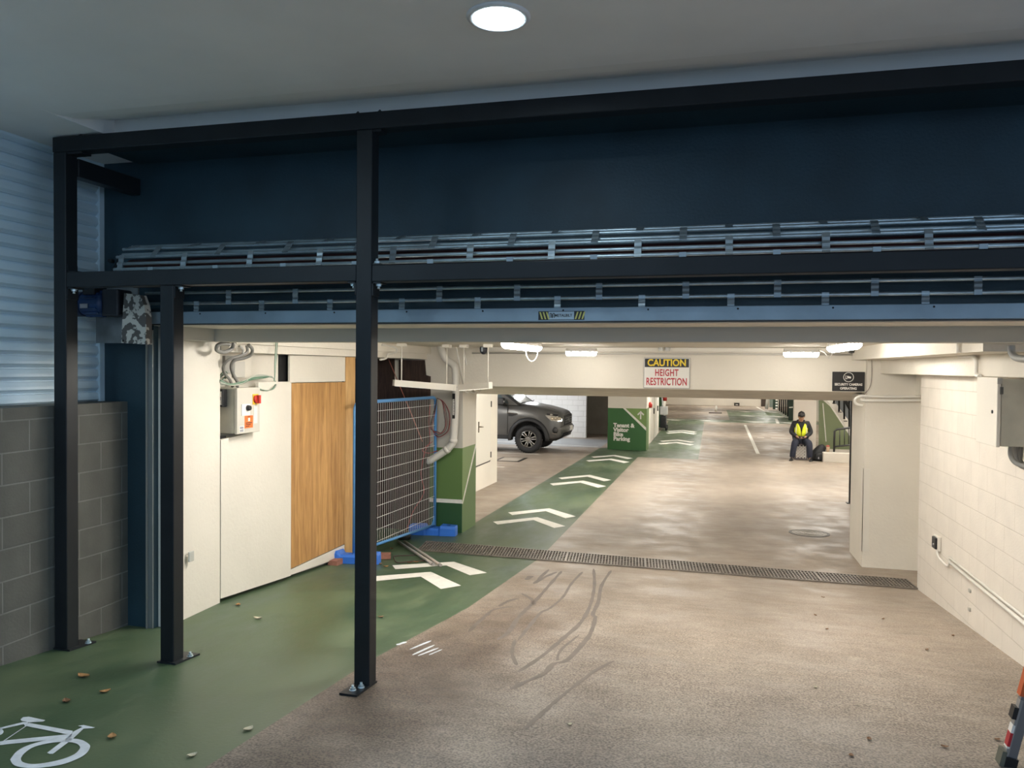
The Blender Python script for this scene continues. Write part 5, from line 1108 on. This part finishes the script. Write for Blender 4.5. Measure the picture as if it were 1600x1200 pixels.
m = MB(); m.tube([fp(1197.5, 639, 50), fp(1200.5, 616, 50)], .1, 8); m.build('leaning_pole', PIPEW, label='white leaning pole at the far end of the garage', cat='pole')
a = fp(1207.5, 639.5, 48); b = fp(1216, 616, 48); sb_ = MB().box((a.x, 48, a.z), (b.x, 48.1, b.z)).build('vertical_sign', M('dark sign green', (.012, .03, .018), .5), label='dark green panel with vertical white lettering at the far end', cat='sign')
lettering('vertical_lettering', 'BIKES', .34, SIGNW, sb_, ((a.x+b.x)/2+.05, 47.98, (a.z+b.z)/2-.02), (0, 0, -1), (1, 0, 0), .003) if False else None
for k in range(5): z = b.z-.12-(b.z-a.z)*k*.19; MB().box(((a.x+b.x)/2, 47.985, z-.09), ((a.x+b.x)/2+.12, 48, z)).build('lettering_stroke', SIGNW, sb_)
ra = thing('ramp_railing', fp(1226, 650, 44), 'dark railing of the far ramp left of the seated person', 'railing')
for i in range(6):
    px = 1218+i*3.2; MB().tube([fp(px, 616, 44), fp(px, 642+i*2.2, 44)], .045, 6).build('baluster', BLACK, ra)
m = MB(); m.prism([fp(1216, 641, 44.1), fp(1232, 652, 44.1), fp(1232, 656, 44.1), fp(1216, 645, 44.1)], (0, .1, 0)); m.build('ramp_kerb', PAINTW, ra)
m = MB(); m.prism([fp(1232, 616, 42), fp(1240.5, 616, 42), fp(1240.5, 659, 42), fp(1232, 659, 42)], (0, .1, 0)); gp_ = m.build('green_panel', M('dark sign green', (.012, .03, .018), .5), label='dark green wall panel just left of the column behind the person', cat='panel'); m = MB(); m.prism([fp(1233, 636, 41.99), fp(1239, 635.5, 41.99), fp(1239, 637, 41.99), fp(1233, 637.5, 41.99)], (0, .005, 0)); m.build('white_bar', SIGNW, gp_)
m = MB(); m.prism([fp(1216, 658, 43), fp(1232, 658, 43), fp(1232, 616, 43), fp(1218, 616, 43)], (0, .05, 0)) if False else None

# ================================================================== SEATED PERSON, CRATE, PHONE, BACKPACK
Q = Vector((2.49, 23.55, fz(23.5)))
def q(x, y, z): return Q+Vector((x, y, z))
cr = thing('milk_crate', q(.0, .0, 0), 'grey lattice crate standing on end under the seated person', 'crate')
CRM = M('crate plastic', (.74, .71, .68), .6); hw = .155; ch = .46
m = MB()
for sx in (-1, 1):
    for sy in (-1, 1): m.rbox(q(sx*hw-.018, sy*hw-.018, 0), q(sx*hw+.018, sy*hw+.018, ch), .004)
for z in (.02, ch-.02):
    for s in (-1, 1): m.box(q(-hw, s*hw-.014, z-.02), q(hw, s*hw+.014, z+.02)); m.box(q(s*hw-.014, -hw, z-.02), q(s*hw+.014, hw, z+.02))
m.box(q(-hw, -hw, ch-.015), q(hw, hw, ch)); m.build('crate_frame', M('crate rim', (.10, .08, .08), .6), cr)
for face in range(4):
    m = MB(); R = Matrix.Rotation(face*PI/2, 3, 'Z')
    for i in range(-5, 8):
        for s in (-1, 1):
            x0 = -hw+i*.085; x1 = x0+s*(ch-.04); z0, z1 = .02, ch-.02
            pts = []
            for t in [j/24 for j in range(25)]:
                x = x0+(x1-x0)*t
                if -hw <= x <= hw: pts.append(R @ Vector((x, -hw+.004*s, z0+(z1-z0)*t)))
            if len(pts) > 1: m.tube([q(*pts[0]), q(*pts[-1])], .006, 4)
    m.build('lattice_side', CRM, cr)
pe = thing('person', Q, 'seated person in dark clothes and yellow safety vest looking down at a phone', 'person')
SKIN = M('warm skin', (.34, .19, .12), .55); NAVY = M('dark jacket cloth', (.012, .013, .017), .8, bump=.3, bscale=40); TROUS = M('navy trouser cloth', (.014, .017, .032), .85, bump=.3, bscale=40)
VEST = M('fluoro yellow vest', (.62, .68, .02), .6, var=.12, scale=12); HAIR = M('black hair', (.010, .008, .008), .6, bump=.5, bscale=60); SHOE = M('black shoe leather', (.012, .012, .013), .4)
S_ = .50
V = [q(0, .02, S_+.06), q(0, .03, S_+.26), q(0, -.01, S_+.47), q(0, -.035, S_+.60), q(0, -.06, S_+.665),           # pelvis .. neck
     q(-.185, 0, S_+.53), q(-.265, .0, S_+.27), q(-.085, -.27, S_+.14),                                               # right arm (photo left)
     q(.185, 0, S_+.53), q(.28, .0, S_+.27), q(.06, -.28, S_+.14),
     q(-.10, -.04, S_+.03), q(-.20, -.44, S_+.02), q(-.27, -.40, .10), q(-.30, -.52, .045),
     q(.10, -.04, S_+.03), q(.19, -.44, S_+.02), q(.215, -.40, .10), q(.225, -.53, .045)]
E_ = [(0, 1), (1, 2), (2, 3), (3, 4), (2, 5), (5, 6), (6, 7), (2, 8), (8, 9), (9, 10), (0, 11), (11, 12), (12, 13), (13, 14), (0, 15), (15, 16), (16, 17), (17, 18)]
Rd = [.13, .12, .13, .065, .055, .07, .05, .028, .07, .05, .028, .085, .06, .042, .035, .085, .06, .042, .035]
skin('body', V, E_, Rd, SKIN, pe)
# head with face
hc = q(0, -.115, S_+.742)
hd = MB(); rings = []
tilt = Matrix.Rotation(.50, 3, 'X')       # chin down, looking at the phone (facing -Y)
def H(x, y, z): return hc+tilt @ (Vector((x, y, z))*1.1)
for z, rx, ry, yo in [(-.125, .022, .02, -.055), (-.115, .04, .045, -.04), (-.085, .055, .07, -.02), (-.04, .068, .088, -.005), (0, .075, .096, 0), (.045, .078, .1, .004), (.085, .068, .088, .006), (.11, .045, .058, .008), (.122, .012, .016, .008)]:
    rings.append([H(rx*math.cos(a), yo+ry*math.sin(a), z) for a in [2*PI*i/18 for i in range(18)]])
hd.loft(rings); head = hd.build('head', SKIN, pe)
m = MB(); m.loft([[H(x*.012, -.093, .012+0*z) for x, z in [(-1, 0), (1, 0), (0, 1)]], [H(x*.018, -.112, -.03+z*.012) for x, z in [(-1, 0), (1, 0), (0, 1)]], [H(x*.014, -.09, -.045+z*.006) for x, z in [(-1, 0), (1, 0), (0, 1)]]]); m.build('nose', SKIN, head)
for s in (-1, 1):
    MB().lathe(H(s*.03, -.087, .012), tilt @ Vector((0, -1, 0)), [(.012, 0), (.008, .006), (0, .008)], 10).build('eye', M('dark eye', (.02, .015, .012), .2), head)
    m = MB(); m.loft([[H(s*(.072+.012*k), .01+.022*math.cos(a), -.005+.032*math.sin(a)) for a in [2*PI*i/8 for i in range(8)]] for k in (0, 1)]); m.build('ear', SKIN, head)
m = MB(); m.tube([H(-.026, -.083, -.072), H(0, -.091, -.070), H(.026, -.083, -.072)], [.004, .007, .004], 6); m.build('mouth', M('lip', (.22, .09, .07), .5), head)
m = MB(); rings = []
for z, rx, ry, yo in [(-.06, .074, .05, .055), (-.01, .083, .075, .035), (.035, .088, .105, .006), (.07, .084, .105, .004), (.105, .066, .084, .006), (.132, .035, .045, .008), (.142, .006, .01, .008)]:
    rings.append([H(rx*math.cos(a), yo+ry*math.sin(a), z+.006*math.sin(5*a)) for a in [2*PI*i/18 for i in range(18)]])
m.loft(rings); m.build('hair', HAIR, pe)
# clothing
JV = [V[0]+Vector((0, 0, .03)), V[1], V[2], V[3]+Vector((0, .01, -.02)), V[5], V[6], V[7].lerp(V[6], .22), V[8], V[9], V[10].lerp(V[9], .22)]
skin('jacket', JV, [(0, 1), (1, 2), (2, 3), (2, 4), (4, 5), (5, 6), (2, 7), (7, 8), (8, 9)], [.155, .15, .155, .085, .095, .075, .052, .095, .075, .052], NAVY, pe)
skin('trousers', [V[0], V[11], V[12], V[13]+Vector((0, 0, -.05)), V[15], V[16], V[17]+Vector((0, 0, -.05))], [(0, 1), (1, 2), (2, 3), (0, 4), (4, 5), (5, 6)], [.15, .12, .095, .075, .12, .095, .075], TROUS, pe)
m = MB(); rings = []
for z, rx, ry, yo in [(.16, .165, .16, .0), (.28, .17, .165, .005), (.40, .18, .165, -.005), (.50, .165, .15, -.005), (.55, .14, .12, .0)]:
    rings.append([q(rx*math.cos(a), yo+ry*math.sin(a), S_+z) for a in [-PI/2+.10+(.0)+(2*PI-.20)*i/26 for i in range(27)]])
for k, op in enumerate((.03, .06, .16, .42, .75)):      # open V at the front
    z, rx, ry, yo = [(.16, .165, .16, .0), (.28, .17, .165, .005), (.40, .18, .165, -.005), (.50, .165, .15, -.005), (.55, .14, .12, .0)][k]
    rings[k] = [q(rx*math.cos(a), yo+ry*math.sin(a), S_+z) for a in [-PI/2+op+(2*PI-2*op)*i/26 for i in range(27)]]
m.loft(rings, caps=False, close=False); vs_ = m.build('safety_vest', VEST, pe)
sd = vs_.modifiers.new('t', 'SOLIDIFY'); sd.thickness = .012; sd.offset = 1
for s in (-1, 1):
    m = MB(); m.tube([q(s*.13, -.12, S_+.17), q(s*.145, -.135, S_+.30), q(s*.135, -.12, S_+.44), q(s*.115, -.07, S_+.56)], .013, 6); m.build('reflective_strip', M('silver strip', (.72, .70, .55), .3), vs_)
m = MB(); m.tube([q(-.07, -.03, S_+.60), q(-.085, .04, S_+.61), q(0, .075, S_+.62), q(.085, .04, S_+.61), q(.07, -.03, S_+.60), q(.03, -.09, S_+.54)], .035, 8); m.build('collar', NAVY, pe)
for vi, s in ((14, -1), (18, 1)):
    c0 = V[vi]; dv = Vector((s*-.02 if s > 0 else -.03, -.12, 0)); m = MB(); base = Vector((c0.x, c0.y, Q.z)); rings = []
    for t, w, h in [(-1.25, .035, .07), (-1.0, .047, .10), (-.4, .05, .11), (.1, .05, .085), (.6, .05, .065), (.95, .035, .05), (1.08, .012, .03)]:
        cen = base+dv*(t*.92+.0)+Vector((0, 0, .0)); rings.append([cen+Vector((w*math.cos(a), 0, h*max(0, math.sin(a))+ .002)) for a in [PI*i/8 for i in range(9)]]+[])
    m.loft(rings); m.build('shoe', SHOE, pe)
for s, vi in ((-1, 7), (1, 10)):
    w_ = V[vi]; d_ = Vector((-s*.055, -.05, .0)); palm = w_+d_
    hb = MB(); hb.loft([[w_+d_*t+Vector((0, 0, 0))+Vector((-.0, 0, 1))*.022*b*(1-.2*t)+d_.cross(Vector((0, 0, 1))).normalized()*.036*a for a, b in [(-1, -.6), (1, -.6), (1, .6), (-1, .6)]] for t in (0, .5, 1.0)]); ha = hb.build('hand', SKIN, pe)
    n_ = d_.cross(Vector((0, 0, 1))).normalized(); f_ = d_.normalized()
    for k, L in enumerate((.065, .072, .068, .052)):
        b0 = palm+n_*(-.027+.018*k); m = MB(); m.tube([b0, b0+f_*L*.5+Vector((0, 0, -.008)), b0+f_*L*.8+Vector((0, 0, .014)), b0+f_*L*.7+Vector((0, 0, .03))], [.009, .0085, .008, .006], 7); m.build('finger', SKIN, ha)
    b0 = w_+d_*.35+n_*.03*s; m = MB(); m.tube([b0, b0+f_*.03+Vector((0, 0, .025)), b0+f_*.055+Vector((0, 0, .032))], [.011, .010, .007], 7); m.build('thumb', SKIN, ha)
ph = q(-.01, -.345, S_+.168); m = MB(); R_ = Matrix.Rotation(.6, 3, 'X'); m.cbox(ph, (.15, .075, .009), 0, R_); pho = m.build('mobile_phone', BLACK, label='dark phone held in the hands of the seated person', cat='phone')
m = MB(); m.cbox(ph+R_ @ Vector((0, 0, .0052)), (.14, .066, .001), 0, R_); m.build('screen', M('phone screen', (.02, .02, .03), .1), pho)
# backpack slumped by the column
B0 = Vector((2.95, 23.35, fz(23.35)))
bp_ = thing('backpack', B0, 'black backpack slumped on the floor between person and plinth', 'backpack')
PACK = M('black nylon', (.012, .012, .013), .7, bump=.4, bscale=30)
m = MB(); rings = []
for z, rx, ry, xo in [(0, .20, .13, -.03), (.03, .23, .16, -.03), (.15, .215, .165, -.02), (.28, .17, .15, .02), (.38, .125, .12, .06), (.44, .08, .08, .085), (.465, .02, .02, .09)]:
    rings.append([B0+Vector((xo+rx*math.cos(a)*(1+.06*math.sin(3*a)), ry*math.sin(a), z+.001)) for a in [2*PI*i/18 for i in range(18)]])
m.loft(rings); m.build('pack_body', PACK, bp_)
m = MB(); rings = []
for z, rx, xo in [(.04, .10, .0), (.06, .13, .0), (.20, .12, .01), (.24, .06, .02)]: rings.append([B0+Vector((xo+rx*math.cos(a), -.13+.07*math.sin(a)-.02, z)) for a in [2*PI*i/14 for i in range(14)]])
m.loft(rings); m.build('front_pocket', PACK, bp_)
m = MB(); m.tube(spline([B0+Vector(v) for v in [(.09, 0, .44), (.17, -.03, .40), (.22, -.05, .26), (.16, -.12, .10), (.12, -.16, .02)]], 5), .018, 6); m.build('shoulder_strap', PACK, bp_)
MB().cbox(B0+Vector((-.02, -.225, .10)), (.03, .01, .05)).build('zip_pull', M('grey zip', (.25, .25, .27), .4), bp_)
